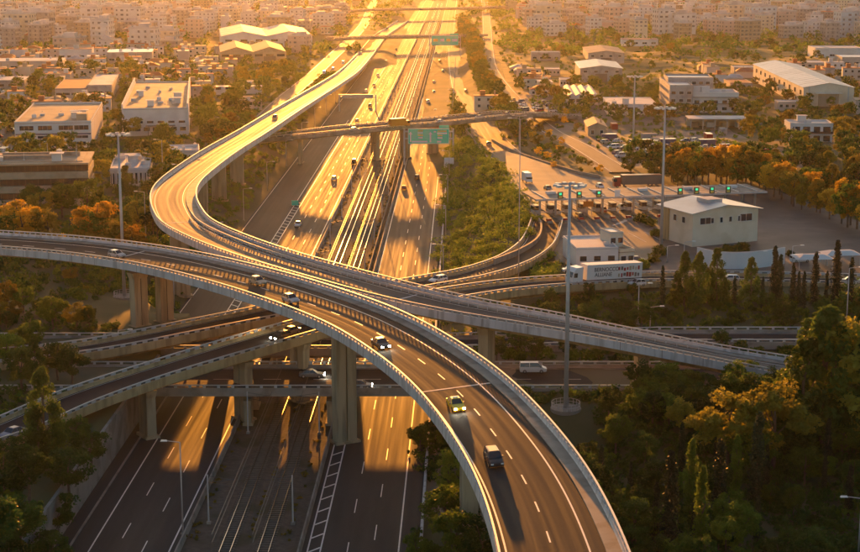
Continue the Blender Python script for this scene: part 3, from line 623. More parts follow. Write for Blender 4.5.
keep(e, L, 14)
e, L = B('warehouse', 'large warehouse with a ribbed grey roof and cream end wall', 803, 107, 853, 106)
gable_wall(e, L, 150, 9.5, 2.2, 'cream_wall'); gable(e, L, 150, 9.5, 2.2, 'roof_sheet'); ribs(e, L, 150, 9.5, 2.2, 18, 'roof_sheet'); keep(e, L, 150)
windows(e, 90, -L/2-.02, 1, 10, 3.2, 2.0, 5.6, 3, 0, 146, 3, key='d'); windows(e, 90, -L/2-.02, 1, 12, 2.2, 1.4, 2, 3, 0, 146, 3, key='d')
MB().box(0, -.15, 0, 10, .3, 6.4).build('shutter_door', M['tan_wall'], e); MB().box(0, -1, 6.6, 13, 2.2, .3).build('canopy_slab', M['white_wall'], e)
for q in (-1, 1): MB().box(q*9.5, -.1, 1, .5, .3, 9).build('downpipe', M['galv'], e)
e, L = B('modern_house', 'white cubic two-storey house with a deep balcony among trees on the right', 792, 144, 832, 141)
block(e, L, 14, 3.4, 'white_wall', 'roof_light', 0, 1.5, 0, 0, 'ground_storey'); block(e, L+1, 13, 3.4, 'white_wall', 'roof_light', 0, 2, 3.7, .5)
MB().box(0, .2, 3.5, L, 3.6, .25).build('balcony', M['white_wall'], e); MB().box(0, -1.5, 3.75, L, .08, 1).build('balustrade', M['glass_grey'], e)
windows(e, L, 1.45, 1, 4, 2.6, 2.2, .5, 3); windows(e, L, 1.95, 1, 4, 2.8, 2.2, 4.1, 3); roofstuff(e, L, 12, 7.3, 2, 9, 2)
for q in (-.46, 0, .46): MB().box(q*L, -1.2, 0, .35, .35, 7.1).build('post', M['white_wall'], e)
keep(e, L, 16); KEEP += [(e.location.x, e.location.y-k, 20) for k in (14, 34)]
e, L = B('flat_office', 'low white flat-roofed office behind the tall mast on the right', 608, 116, 657, 114)
block(e, L, 34, 5, 'white_wall', 'roof_light', parapet=.2); windows(e, L, -.02, 1, 3, 4.4, 1.3, 2.4, 3, key='d'); windows(e, L, -.02, 1, 8, 1, 1, 1, 3); roofstuff(e, L, 30, 5.2, 3, 7); keep(e, L, 34)
for nm, a, dep, h, lb in (('grey_hangar', (580, 83, 622, 81), 52, 8, 'grey sheet-roofed hangar with a blank front, the nearer of two'), ('grey_hangar', (588, 66, 624, 64), 60, 8, 'tan-roofed hangar behind the nearer grey hangar')):
    e, L = B(nm, lb, *a); gable_wall(e, L, dep, h, 1.6, 'grey_wall'); gable(e, L, dep, h, 1.6, 'roof_sheet' if dep < 55 else 'roof_tan'); ribs(e, L, dep, h, 1.6, 8, 'roof_sheet'); keep(e, L, dep)
    MB().box(0, -.12, 0, 7, .24, 5).build('shutter_door', M['dark_wall'], e); windows(e, L, -.02, 1, 4, 2, 1.2, 5.6, 3)
e, L = B('market_hall', 'white sawtooth-roofed hall by the frontage road', 568, 106, 598, 103)
for i in range(4): gable_wall(e, L/4, 52, 4.6, .9, 'white_wall', 0, -L/2+L*(i+.5)/4); gable(e, L/4-.3, 52, 4.6, .9, 'roof_light', 0, -L/2+L*(i+.5)/4, .1)
windows(e, L, -.02, 1, 4, 3, 1.6, 1.4, 3); keep(e, L, 50)
e, L = B('cottage', 'small tan cottage with a brown roof beside the frontage road', 588, 138, 606, 135)
gable_wall(e, L, 22, 4.2, 1.6, 'tan_wall'); gable(e, L, 22, 4.2, 1.6, 'roof_tan'); windows(e, L, -.02, 1, 2, 1.2, 1.6, 1.2, 3); keep(e, L, 24); MB().box(2, 8, 5, .7, .7, 1.6).build('chimney', M['tan_wall'], e)
misc = [((531, 62, 560, 60), 9, 6, 'grey_wall', 'roof_sheet', 'narrow grey-roofed store on the dry meadow edge'), ((545, 78, 560, 74), 14, 4, 'pink_wall', 'roof_light', 'small pale store below the narrow grey roof'),
        ((622, 47, 658, 45), 16, 5, 'white_wall', 'roof_red', 'white and red low house at the top of the dry meadow'), ((815, 60, 862, 57), 26, 7, 'white_wall', 'roof_light', 'white flat-roofed depot beyond the warehouse at the right edge'),
        ((842, 67, 880, 66), 24, 6, 'grey_wall', 'roof_sheet', 'grey shed in front of the white depot at the right edge'), ((800, 70, 826, 68), 20, 4, 'pink_wall', 'roof_light', 'low pink shed left of the grey shed at the right'),
        ((730, 92, 752, 89), 24, 4, 'pink_wall', 'roof_red', 'red-roofed low house between the grey office and the warehouse'), ((734, 76, 756, 72), 14, 4, 'grey_wall', 'roof_light', 'low store at the back corner of the warehouse'),
        ((778, 112, 802, 109), 10, 4, 'pink_wall', 'roof_light', 'low pale annex at the near corner of the warehouse'), ((560, 88, 572, 86), 14, 4, 'white_wall', 'roof_light', 'small white kiosk by the frontage road')]
for i, (a, dep, h, wl, rf, lb) in enumerate(misc):
    e, L = B('shed', lb, *a); block(e, L, dep, h, wl, rf, parapet=.3); windows(e, L, -.02, 1, 4, L/8, 1.3, 1.8, 3); keep(e, L, dep)
# --- small houses and containers
HS = []
for v in range(5):
    rd = random.Random(v+50); w_, d_, h_ = rd.uniform(8, 14), rd.uniform(7, 11), rd.choice([3.2, 3.4, 6.2]); m = MB().box(0, 0, -1, w_, d_, h_+1); r = MB(); ch = MB().box(w_*.25, d_*.1, h_, .8, .8, 2.4)
    if v % 2: r.box(0, 0, h_, w_+.9, d_+.9, 1.9, 0, .08, .5)
    else: r.box(0, 0, h_, w_+.5, d_+.5, .25).box(-w_*.2, 0, h_+.25, 2.6, 2.6, 2.2)
    HS.append((m.mesh('wall', M['white_wall']), r.mesh('roof', M['roof_red']), ch.mesh('chimney', M['tan_wall']), w_, d_, h_))
rd = random.Random(31)
for zone, x0, x1, y0, y1, n, rz0 in (('left sheds', -310, -120, 740, 1190, 90, .14), ('right edge depot', 165, 270, 740, 1010, 16, -.1), ('frontage road yard', 28, 62, 760, 1000, 9, -.05)):
    got = []; k = 0
    while len(got) < n and k < 900:
        k += 1; x, y = rd.uniform(x0, x1), rd.uniform(y0, y1)
        if abs(x) > .27*y or any((x-a)**2+(y-b)**2 < (r+7)**2 for a, b, r in KEEP) or ((P_FR.P[:, 0]-x)**2+(P_FR.P[:, 1]-y)**2).min() < 15**2: continue
        KEEP.append((x, y, 8)); got.append((x, y))
    for i, (x, y) in enumerate(sorted(got, key=lambda q: q[0]/q[1])):
        wl, rf = rd.choice([('white', 'white_wall'), ('cream', 'cream_wall'), ('pinkish', 'pink_wall'), ('grey', 'grey_wall')]), rd.choice([('red', 'roof_red'), ('red', 'roof_red'), ('tan', 'roof_tan'), ('pale', 'roof_light')])
        h = HS[rd.randrange(5)]; e = empty('house', (x, y, hz(x, y)), rz0+rd.choice([0, math.pi/2])+rd.uniform(-.1, .1), 'small %s house with a %s roof near the %s, %s from left' % (wl[0], rf[0], zone, ordn(i+1)), 'house', 'small houses among the yards')
        for me_, mm in ((h[0], wl[1]), (h[1], rf[1]), (h[2], None)):
            o = obj(me_.name.split('.')[0], me_, e)
            if mm: o.material_slots[0].link = 'OBJECT'; o.material_slots[0].material = M[mm]
        for f in range(int(h[5]//3)): windows(e, h[3], -h[4]/2-.02, 1, 3, 1.3, 1.3, .9+f*3, 3)
CT = MB().box(0, 0, 0, 6.1, 2.44, 2.6)
for i in range(13): CT.box(-2.8+i*.467, 0, .12, .2, 2.52, 2.36)
CT = CT.mesh('shipping_container', M['car_blue'])
for zone, x0, x1, y0, y1, n in (('scrap yard', 60, 125, 560, 690, 12), ('yard before the pale depot', -215, -140, 580, 690, 12), ('yard behind the white factory', -260, -130, 700, 860, 12)):
    got = []; k = 0
    while len(got) < n and k < 600:
        k += 1; x, y = rd.uniform(x0, x1), rd.uniform(y0, y1)
        if abs(x) > .27*y or any((x-a)**2+(y-b)**2 < (r+3)**2 for a, b, r in KEEP): continue
        KEEP.append((x, y, 4)); got.append((x, y))
    for i, (x, y) in enumerate(sorted(got, key=lambda q: q[0]/q[1])):
        c, mm = rd.choice([('blue', 'car_blue'), ('rusty red', 'car_red'), ('white', 'white_wall'), ('grey', 'grey_wall'), ('orange', 'car_orange')])
        o = obj('shipping_container', CT, None, (x, y, hz(x, y)-.02), rd.choice([.1, 1.6, .3]), '%s shipping container in the %s, %s from left' % (c, zone, ordn(i+1)), 'container', 'shipping containers in the yards'); o.material_slots[0].link = 'OBJECT'; o.material_slots[0].material = M[mm]
# --- toll administration building, annex and compound wall
z8 = 8.06
a, b = at(692, 247, z8), at(757, 241, z8); d = b-a; L = math.hypot(d[0], d[1]); rz = math.atan2(d[1], d[0])
e = empty('toll_office', (a+b)/2, rz, 'cream two-storey toll office with a low pale gabled roof', 'building'); dep = 15
gable_wall(e, L, dep, 8.6, 1.5, 'cream_wall'); r_ = gable(e, L, dep, 8.6, 1.5, 'roof_sheet', over=.9); MB().box(0, dep*.5, 9.9, 4.5, 5, .9).build('skylight', M['roof_light'], r_)
windows(e, L, -.02, 1, 1, 3.2, 1.6, 5.6, 3, -L/2+1.5, -L/2+6); windows(e, L, -.02, 1, 4, .8, 1.3, 5.7, 3, -5.5, 5.5); windows(e, L, -.02, 1, 1, 3.6, 1.8, 5.6, 3, L/2-6.5, L/2-1)
windows(e, dep, -L/2-.02, 1, 2, 1.4, 1.5, 5.6, 3, 2, 10, 3); MB().box(-L/2-.2, 12, 0, .4, 2.6, 8.4).build('lit_strip', M['concrete_lit_tan'], e); keep(e, L, dep)  # tan strip stands in for orange sunlight on the left wall
poly_wall('compound_wall', 'pale blue-white wall in front of the toll office', 'wall', [at(u, v, 8.0) for u, v in ((697, 264), (716, 268.5), (733, 269.5), (760, 268), (784, 264))], 4.0, .35, M['blue_wall'], M['white_wall'])
a, b = at(576, 268, z8), at(618, 267, z8); d = b-a; L = math.hypot(d[0], d[1])
e = empty('toll_annex', (a+b)/2, math.atan2(d[1], d[0]), 'white flat-roofed annex behind the white lorry', 'building'); block(e, L, 16, 4.4, 'white_wall', 'roof_light', parapet=.3); MB().box(L*.3, 4, 4.6, 1.2, 1, .8).build('roof_unit', M['galv'], e)
windows(e, L, -.02, 1, 3, 1.6, 1.2, 1.6, 3); keep(e, L, 20)
a, b = at(619.5, 267, z8), at(634, 266, z8); d = b-a; L = math.hypot(d[0], d[1])
e = empty('guard_house', (a+b)/2, math.atan2(d[1], d[0]), 'small guard house with a blue-grey roof next to the white annex', 'building'); block(e, L, 12, 3.4, 'cream_wall', 'roof_tan'); block(e, L-.5, 6, 3.4, 'cream_wall', 'roof_sheet', 0, 6, 3.6, .2, 'upper_storey')
windows(e, L, -.02, 1, 2, 1.3, 1.3, 1.3, 3); windows(e, L, 5.98, 1, 2, 1.3, 1.3, 4.6, 3); keep(e, L, 12)
for i, (u, v) in enumerate(((812, 268), (840, 264))):
    p = at(u, v, z8); e = empty('awning', p, .1, 'white fabric awning at the right edge of the toll plaza, the %s one' % ('nearer' if i == 0 else 'farther'), 'awning')
    for x in (-4, 4):
        for y in (-2.5, 2.5): MB().tube((x, y, 0), (x, y, 2.6), .08, n=6).build('post', M['galv'], e)
    MB().box(0, 0, 2.6, 9, 6, .8, 0, .55, .2).build('canopy', M['white_wall'], e)
# ================================================================ toll gates
A_, B_ = at(536, 199, 13.6), at(767, 191, 13.6); cd = (B_-A_)/np.linalg.norm(B_-A_); cn = np.array([cd[1], -cd[0], 0]); CL = np.linalg.norm(B_-A_); crz = math.atan2(cd[1], cd[0])
tc = empty('toll_canopy', ((A_+B_)/2)*np.array([1, 1, 0])+np.array([0, 0, z8]), crz, 'long flat canopy over the toll gates carrying signal lights', 'canopy')
MB().box(0, 7.5, 5.0, CL, 15, .4).build('roof', M['concrete'], tc); MB().box(0, -.12, 4.95, CL+.1, .24, .5).build('fascia', M['galv'], tc)
for i in range(12): MB().box(-CL/2+CL*(i+.5)/12, 7.5, 5.4, .25, 14.4, .25).build('roof_beam', M['galv'], tc)
for i in range(5): MB().box(-CL*.4+CL*.2*i, 9, 5.4, 2.6, 1.6, .7).build('roof_unit', M['white_wall'], tc)
lanes_x = [-CL/2+2+i*4.6 for i in range(15)]
for i, x in enumerate(lanes_x):
    if i % 2 == 0 or i < 5:
        for y in (3, 12): MB().box(x, y, 0, .5, .5, 5.0).build('column', M['steel'], tc)
sig = [558, 578, 599, 619, 687, 705, 722, 740]
for i, u in enumerate(sig):
    p = at(u, 194, 14.5); x = float((p-np.array(tc.location)) @ cd)
    hb = MB().box(x, -.45, 5.5, 1.5, .3, 1.9).build('signal_panel', M['dark_steel'] if i != 3 else M['sign_white'], tc)
    if i != 3: MB().box(x, -.64, 6.5, .7, .08, .6).build('arrow_lamp', M['signal_green'], hb); MB().box(x, -.64, 5.7, .9, .08, .5).build('number_plate', M['sign_yellow'], hb)
for i, x in enumerate(lanes_x[:9]):
    p = np.array(tc.location)+cd*x+cn*0; e = empty('toll_island', p-cn*8+np.array([0, 0, .0]), crz, 'narrow toll island with a booth, %s from the left under the canopy' % ordn(i+1), 'toll booth', 'toll islands under the canopy')
    MB().box(0, 0, 0, 1.9, 30, .22).box(0, -15.4, 0, 1.5, 1.6, .5, 0, .7, .5).build('kerb', M['concrete'], e); MB().box(0, -14.2, .22, 1.3, 1.2, .8).build('nose_block', M['car_red'], e)
    MB().box(0, 0, .22, 1.5, 3.0, 1.0).box(0, 0, 2.35, 1.9, 3.4, .2).build('booth', M['galv'], e); MB().box(0, 0, 1.22, 1.44, 2.9, 1.13).build('booth_glass', M['glass'], e)
    MB().box(.2, -4.5, .22, .3, .3, 1.0).box(1.4, -4.5, 1.1, 2.6, .12, .12).build('boom_barrier', M['sign_white'], e)
# ================================================================ green direction signs
def sign(label, u0, u1, v0, v1, D_, extra, blocks, name='gantry_sign', back=False, posts=True):
    """overhead sign with the panel seen between the pixels, D_ metres away"""
    k = lambda u, v: at(u, v, 0)
    def pt(u, v):
        q = at(u, v, 0)-np.array([0, 0, CAMH]); q = q*(D_/q[1])+np.array([0, 0, CAMH]); return q
    a, b = pt(u0, v1), pt(u1, v0); W_, H_ = b[0]-a[0], b[2]-a[2]; gz = .0
    e = empty(name, ((a[0]+b[0])/2, D_, 0), 0, label, 'sign'); z0 = a[2]
    pm = M['sign_green'] if not back else M['steel']
    MB().box(0, 0, z0, W_, .22, H_).build('panel', pm, e)
    bd = MB()
    for x in (-W_/2+.14, W_/2-.14): bd.box(x, -.13, z0+.08, .16, .03, H_-.16)
    for z in (z0+.08, z0+H_-.24): bd.box(0, -.13, z, W_-.44, .03, .16)
    if not back: bd.build('border', M['sign_white'], e)
    for x0, x1 in extra: MB().box((x0+x1)/2*W_, 0, z0+H_+.05, (x1-x0)*W_, .2, H_*.2).build('upper_panel', pm, e)
    for kind, x, z, w_, h_ in blocks:
        if kind == 'arrow': MB().box(x*W_, -.14, z0+z*H_, .5, .04, h_*H_).box(x*W_, -.14, z0+(z+h_)*H_, 1.3, .04, .9, 0, .1, 1).build('arrow', M['sign_white'], e)
        else: MB().box(x*W_, -.14, z0+z*H_, w_*W_, .04, h_*H_).build('text_line', M['sign_white' if kind == 'w' else 'sign_yellow'], e)
    MB().box(0, .45, z0+H_*.3, W_+3.2, .5, .5).box(0, .45, z0+H_*.75, W_+3.2, .5, .5).build('beam', M['galv'], e)
    if posts:
        for x in (-W_/2-1.4, W_/2+1.4): MB().box(x, .45, -.1, .6, .6, z0+H_).build('post', M['galv'], e)
    return e
blk = [('arrow', -.44, .12, .05, .5), ('y', -.2, .80, .13, .1), ('w', -.2, .66, .13, .1), ('y', -.2, .52, .13, .1), ('w', -.2, .36, .11, .1), ('w', -.22, .1, .38, .1), ('arrow', .04, .12, .05, .5), ('w', .15, .74, .05, .1),
       ('y', .32, .78, .22, .09), ('w', .32, .64, .24, .1), ('y', .27, .5, .12, .09), ('w', .27, .34, .12, .1), ('w', .25, .1, .1, .1)]
sign('large green motorway sign with white arrows in front of the grey overpass', 408, 449.5, 128.5, 144, 606, [(.25, .49)], blk)
sign('smaller green motorway sign far up the right carriageway', 431.5, 458.5, 35.5, 45.5, 1180, [(.18, .49)], [('y', -.35, .4, .16, .25), ('w', -.1, .4, .14, .25), ('y', .12, .4, .14, .25), ('w', .36, .4, .18, .25)])
sign('grey gantry seen from behind over the left carriageway', 342, 373, 94.5, 98.5, 800, [], [], back=True)
# small signs: the pale roadside panel and the warning boards
for lb, u, v, z0_, w_, h_, mm in (('pale blue roadside panel on the right verge of the motorway', 449, 172, 1.5, 3.6, 3.8, 'sign_white'), ('orange lane board hanging at the toll gates', 588, 212, 8.5, 2.8, 1.6, 'car_orange'), ('small green gore sign on the left hatched area', 295, 206, .2, 2.2, 1.6, 'sign_green')):
    p = at(u, v, 0) if 'toll' not in lb else at(u, v, 8); e = empty('road_sign', p if 'toll' not in lb else at(588, 216, z8), 0, lb, 'sign')
    zz = z0_ if 'toll' not in lb else 2.6
    MB().box(0, 0, zz, w_, .12, h_).build('panel', M[mm], e); MB().tube((-w_*.35, .12, -.2), (-w_*.35, .12, zz+h_*.9), .08, n=6).tube((w_*.35, .12, -.2), (w_*.35, .12, zz+h_*.9), .08, n=6).build('post', M['galv'], e)
# ================================================================ lamp masts
def high_mast(label, u, vb, vt, base=True, gz=None, r=.42):
    p = gat(u, vb) if gz is None else at(u, vb, gz); p[2] -= .1
    top = at(u, vt, 0)-np.array([0, 0, CAMH]); Ht = (top*(p[1]/top[1]))[2]+CAMH-p[2]
    e = empty('high_mast', p, 0, label, 'lamp mast', 'tall floodlight masts'); MB().tube((0, 0, 0), (0, 0, Ht), r, r*.5, 12).build('pole', M['galv'], e, True)
    rg = MB()
    for k in range(16):
        a0, a1 = k*math.pi/8, (k+1)*math.pi/8; rg.tube((1.9*math.cos(a0), 1.9*math.sin(a0), Ht-.5), (1.9*math.cos(a1), 1.9*math.sin(a1), Ht-.5), .09, n=5)
        if k % 4 == 0: rg.tube((0, 0, Ht-.3), (1.9*math.cos(a0), 1.9*math.sin(a0), Ht-.5), .07, n=5)
    hd = rg.build('lamp_ring', M['galv'], e)
    for k in range(10):
        a0 = k*math.pi/5; MB().box(2.3*math.cos(a0), 2.3*math.sin(a0), Ht-.75, .9, .55, .4, a0).build('floodlight', M['lamp_head'], hd)
    if base:
        KEEP.extend([(p[0], p[1]-k, 6.5) for k in (0, 5, 10)])
        MB().tube((0, 0, -.6), (0, 0, .35), 2.6, 2.6, 20).build('pad', M['concrete'], e)
        f = MB()
        for k in range(20):
            a0, a1 = k*math.pi/10, (k+1)*math.pi/10
            f.tube((2.4*math.cos(a0), 2.4*math.sin(a0), .35), (2.4*math.cos(a0), 2.4*math.sin(a0), 1.4), .04, n=5)
            for zz in (.85, 1.38): f.tube((2.4*math.cos(a0), 2.4*math.sin(a0), zz), (2.4*math.cos(a1), 2.4*math.sin(a1), zz), .035, n=5)
        f.build('guard_rail', M['galv'], e)
high_mast('tall floodlight mast rising behind the left end of the dark flyover', 124.5, 297, 132)
high_mast('tallest floodlight mast, on a round pad right of the curved flyover', 565.8, 409, 182)
high_mast('tall floodlight mast standing behind the toll office', 661, 247, 106, False)
high_mast('tall floodlight mast before the low white office on the right', 632.5, 168, 75, False)
def street_lamp(label, u, vb, vt, gz=None, arm=1, arms=1, hdg=0.0, D_=None):
    p = gat(u, vb) if gz is None else at(u, vb, gz); top = at(u, vt, 0)-np.array([0, 0, CAMH]); Ht = (top*(p[1]/top[1]))[2]+CAMH-p[2]; p[2] -= .05
    e = empty('street_lamp', p, hdg, label, 'street lamp', 'street lamps'); MB().tube((0, 0, 0), (0, 0, Ht), .13, .07, 8).build('pole', M['galv'], e, True)
    for s in ([arm] if arms == 1 else [1, -1]):
        MB().tube((0, 0, Ht), (s*1.9, 0, Ht+.25), .06, .05, 6).build('arm', M['galv'], e); MB().box(s*2.3, 0, Ht+.18, 1.0, .4, .18, 0, .8, .7).build('lamp_head', M['lamp_head'], e)
    MB().box(0, 0, -.1, .6, .6, .3).build('footing', M['concrete'], e)
street_lamp('street lamp with its arm over the left carriageway at the bottom', 183, 534, 442, .05, -1)
street_lamp('double-armed lamp post on the shrub slope left of the toll gates', 518.5, 281, 119, 9.5, 1, 2)
street_lamp('lamp post at the right edge beyond the conifers', 846, 331, 268, None, 1, 1)
street_lamp('lamp post with two arms cut by the right edge at the bottom', 858, 560, 498, None, -1, 1)
street_lamp('short lamp post behind the descending flyover near the silver car', 638, 324, 284, None, 1)
street_lamp('shortest lamp post behind the descending flyover', 650, 331, 307, None, 1)
street_lamp('double-armed lamp at the right end of the grey overpass', 519, 150, 116, 6, 1, 2)
for i, (u, vb, vt) in enumerate(((208, 205, 160), (183, 215, 165), (146, 240, 192), (163, 180, 140))): street_lamp('lamp post left of the flyover bend, %s from the left' % ['third', 'second', 'leftmost', 'far one'][i] if i < 3 else 'lamp post far behind the flyover bend', u, vb, vt, None, -1)
for i, (u, v) in enumerate(((667, 262), (684, 258), (755, 268), (792, 262))): street_lamp('low globe lamp along the toll compound wall, %s from the left' % ordn(i+1), u, v, v-16, z8, 1)
for i, s in enumerate(np.arange(330, 1100, 60)):
    p = st(s, -4.6, .3); u, v = px(p); q = st(s, -4.6, 10.0); street_lamp('street lamp on the right verge of the motorway, %s from the near end' % ordn(i+1), u, v, px(q)[1], .3, -1)
for i, s in enumerate(np.arange(300, 900, 60)):
    p = st(s, -66.5, .3); u, v = px(p); q = st(s, -66.5, 10.0); street_lamp('street lamp on the left verge of the motorway, %s from the near end' % ordn(i+1), u, v, px(q)[1], .3, 1)
# ================================================================ vehicles (nose along +x)
CARS = {  # length, width, height, belt, windscreen base/top and rear top/base as fractions of the length from the nose
    'hatchback': (4.0, 1.74, 1.50, .92, .26, .42, .86, .97), 'saloon': (4.6, 1.80, 1.45, .90, .28, .43, .72, .86), 'suv': (4.5, 1.86, 1.70, 1.05, .26, .38, .90, .98),
    'van': (4.9, 1.90, 1.95, 1.15, .16, .30, .98, 1.0), 'estate': (4.6, 1.80, 1.48, .9, .27, .42, .90, .98)}
def car_parts(kind):
    l, w_, h, belt, a, b, c, d = CARS[kind]; X = lambda f: l/2-f*l; hw_ = w_/2; out = {}
    S = [(0, .34, belt*.66, .80), (.03, .26, belt*.74, .90), (.10, .22, belt*.82, .98), (a, .22, belt*.98, 1), (.5, .22, belt, 1), (d-.02, .22, belt, 1), (.97, .26, belt*.97, .95), (1, .36, belt*.92, .86)]
    m = MB(); m.strip([[(X(f), -hw_*k*.94, z0), (X(f), hw_*k*.94, z0), (X(f), hw_*k, z0+(z1-z0)*.45), (X(f), hw_*k*.9, z1), (X(f), -hw_*k*.9, z1), (X(f), -hw_*k, z0+(z1-z0)*.45)] for f, z0, z1, k in S], True, True)
    out['body'] = m
    g = MB(); hb, ht = hw_*.88, hw_*.70
    g.add([(X(a), -hb, belt*.96), (X(a), hb, belt*.96), (X(d), hb, belt*.98), (X(d), -hb, belt*.98), (X(b), -ht, h-.06), (X(b), ht, h-.06), (X(c), ht, h-.06), (X(c), -ht, h-.06)],
          [(0, 1, 5, 4), (1, 2, 6, 5), (2, 3, 7, 6), (3, 0, 4, 7), (4, 5, 6, 7)])
    out['windows'] = g
    r = MB(); r.add([(X(b), -ht*1.02, h-.07), (X(b), ht*1.02, h-.07), (X(c), ht*1.02, h-.07), (X(c), -ht*1.02, h-.07), (X(b)-.15, -ht*.8, h), (X(b)-.15, ht*.8, h), (X(c)+.15, ht*.8, h-.01), (X(c)+.15, -ht*.8, h-.01)],
          [(0, 1, 5, 4), (1, 2, 6, 5), (2, 3, 7, 6), (3, 0, 4, 7), (4, 5, 6, 7), (3, 2, 1, 0)])
    for sg in (-1, 1):
        for p, q in (((X(a), hb), (X(b), ht)), ((X(d), hb), (X(c), ht))): r.tube((p[0], sg*p[1]*1.0, belt*.97), (q[0], sg*q[1], h-.05), .05, n=5)
        mx = (b+c)/2; r.tube((X(mx), sg*hb*1.0, belt*.97), (X(mx), sg*ht, h-.05), .045, n=5)
    out['roof'] = r
    return out, l, w_, belt
def wheel_mesh():
    m = MB(); m.tube((0, -.11, 0), (0, .11, 0), .33, .33, 14); m.mat(1).tube((0, -.118, 0), (0, .118, 0), .19, .19, 10); return m.mesh('wheel', [M['tyre'], M['rim']])
WHEEL = wheel_mesh(); LAMP = MB().box(0, 0, 0, .1, .34, .17).mesh('headlight', M['headlamp']); LAMP_ON = MB().box(0, 0, 0, .12, .34, .2).mesh('headlight', M['headlamp_lit'])
TAIL = MB().box(0, 0, 0, .08, .3, .16).mesh('tail_light', M['tail_lamp']); MIRR = MB().box(0, 0, 0, .2, .2, .14).mesh('wing_mirror', M['dark_steel'])
BUMP = {}
CM = {}
for k in CARS:
    pr, l, w_, belt = car_parts(k)
    CM[k] = ({n: m.mesh(n, M['glass'] if n == 'windows' else M['car_white'], n == 'body') for n, m in pr.items()}, l, w_, belt)
    for n in ('body',):
        CM[k][0][n].set_sharp_from_angle(angle=R(35))
    f = MB(); f.v, f.f, f.m = list(pr['body'].v), list(pr['body'].f), [0]*len(pr['body'].f)
    for n, mi_ in (('windows', 1), ('roof', 0)):
        f.mat(mi_).add(pr[n].v, pr[n].f)
    for sx in (.3, -.32):
        for sy in (-1, 1): f.mat(2).tube((sx*l, sy*w_*.40, .33), (sx*l, sy*w_*.5, .33), .33, n=10)
    for sy in (-1, 1): f.mat(3).box(-l/2+.02, sy*w_*.33, belt*.62, .1, .3, .16).mat(4).box(l/2-.05, sy*w_*.32, belt*.5, .1, .32, .16)
    CM[k+'_far'] = f.mesh('car', [M['car_white'], M['glass'], M['tyre'], M['tail_lamp'], M['headlamp']])
def paint(o, m): o.material_slots[0].link = 'OBJECT'; o.material_slots[0].material = m
def car(label, kind, colour, p, hdg, near=True, lit=False, pitch=0.0, bank=0.0, taxi=False, group=None):
    cat = 'van' if kind == 'van' else 'car'; nm = 'taxi' if taxi else ('parked_car' if group and 'parked' in group else cat)
    if not near:
        o = obj(nm, CM[kind+'_far'], None, p, hdg, label, cat, group or 'cars on the roads'); paint(o, M['car_'+colour]); o.rotation_euler = (bank, -pitch, hdg); return o
    e = empty(nm, p, hdg, label, cat, group or 'cars on the roads'); e.rotation_euler = (bank, -pitch, hdg); ms, l, w_, belt = CM[kind]
    for n in ('body', 'windows', 'roof'):
        o = obj(n, ms[n], e)
        if n != 'windows': paint(o, M['car_'+colour])
    for sx in (.30, -.32):
        for sy in (-1, 1): obj('wheel', WHEEL, e, (sx*l, sy*(w_/2-.11), .33))
    for sy in (-1, 1):
        obj('headlight', LAMP_ON if lit else LAMP, e, (l/2-.03, sy*w_*.33, belt*.52)); obj('tail_light', TAIL, e, (-l/2+.05, sy*w_*.34, belt*.62))
        obj('wing_mirror', MIRR, e, (l/2-l*CARS[kind][4]-.35, sy*(w_/2+.02), belt*.95))
    if taxi: MB().box(-.1, 0, 1.45, .25, .7, .2, 0, .8, .8).build('roof_sign', M['sign_white'], e)
    return e
def on(P, u, v, z, back=False):
    """stand a car on a road: position, heading, pitch, bank"""
    for _ in range(6):
        p = at(u, v, z); s, t = P.near(p); q = P.pos(s, t, .02); z = q[2]
    a, b = P.pos(s-1.5, t), P.pos(s+1.5, t); h = P.head(s); pit = math.atan2(b[2]-a[2], 3.0); bk = math.atan(float(np.interp(s, P.L, P.bank)))
    return (q, h+math.pi, -pit, -bk) if back else (q, h, pit, bk)
def road_car(label, kind, colour, P, u, v, z, back=False, **k):
    p, h, pit, bk = on(P, u, v, z, back); return car(label, kind, colour, p, h, pitch=pit, bank=bk, **k)
road_car('small pale hatchback near the left end of the dark flyover', 'hatchback', 'silver', P_F1, 117, 257, 19.5)
road_car('beige hatchback on the dark flyover, second from the left', 'hatchback', 'beige', P_F1, 258, 284, 21.5)
road_car('silver hatchback behind the dark one on the dark flyover', 'hatchback', 'silver', P_F1, 291, 302, 22)
road_car('dark saloon with blazing headlights on the curve of the dark flyover', 'saloon', 'black', P_F1, 381, 347, 22.3, lit=True)
road_car('yellow taxi with headlights on, on the curving flyover', 'saloon', 'yellow', P_F1, 456, 408, 22.3, lit=True, taxi=True)
road_car('black off-roader with a bright roof, lowest on the curving flyover', 'suv', 'black', P_F1, 494, 463, 22)
road_car('dark car with headlights on, upper of two on the lower left ramp', 'saloon', 'grey', P_BD, 290, 334, 13.3, back=True, lit=True)
road_car('dark car with headlights on, lower of two on the lower left ramp', 'hatchback', 'black', P_BD, 281, 339, 13.3, back=True, lit=True)
road_car('dark blue saloon parked at the left edge beside the conifer', 'saloon', 'blue', P_BD, 13, 436, 8, back=True)
road_car('car with headlights on, on the low bridge left of the tall pier', 'saloon', 'grey', P_CB, 312, 377, 6.6, lit=True)
road_car('car with headlights on, on the low bridge right of the tall pier', 'hatchback', 'grey', P_CB, 361, 388, 6.6, lit=True)
road_car('white panel van on the low road right of the curving flyover', 'van', 'white', P_CB, 533, 372, 6.6)
road_car('white estate car on the ramp just right of the motorway', 'estate', 'white', P_AC, 438, 282, 11.5, back=True)
road_car('silver car behind the white lorry on the lower ramp', 'hatchback', 'white', P_BD, 637, 285.5, 9.2, back=True)
road_car('white car half hidden by conifers right of the toll annex', 'estate', 'white', P_BD, 729, 281, 8.3, back=True)
road_car('grey car at the right edge on the road behind the conifers', 'saloon', 'grey', P_BD, 852, 283, 8.05)
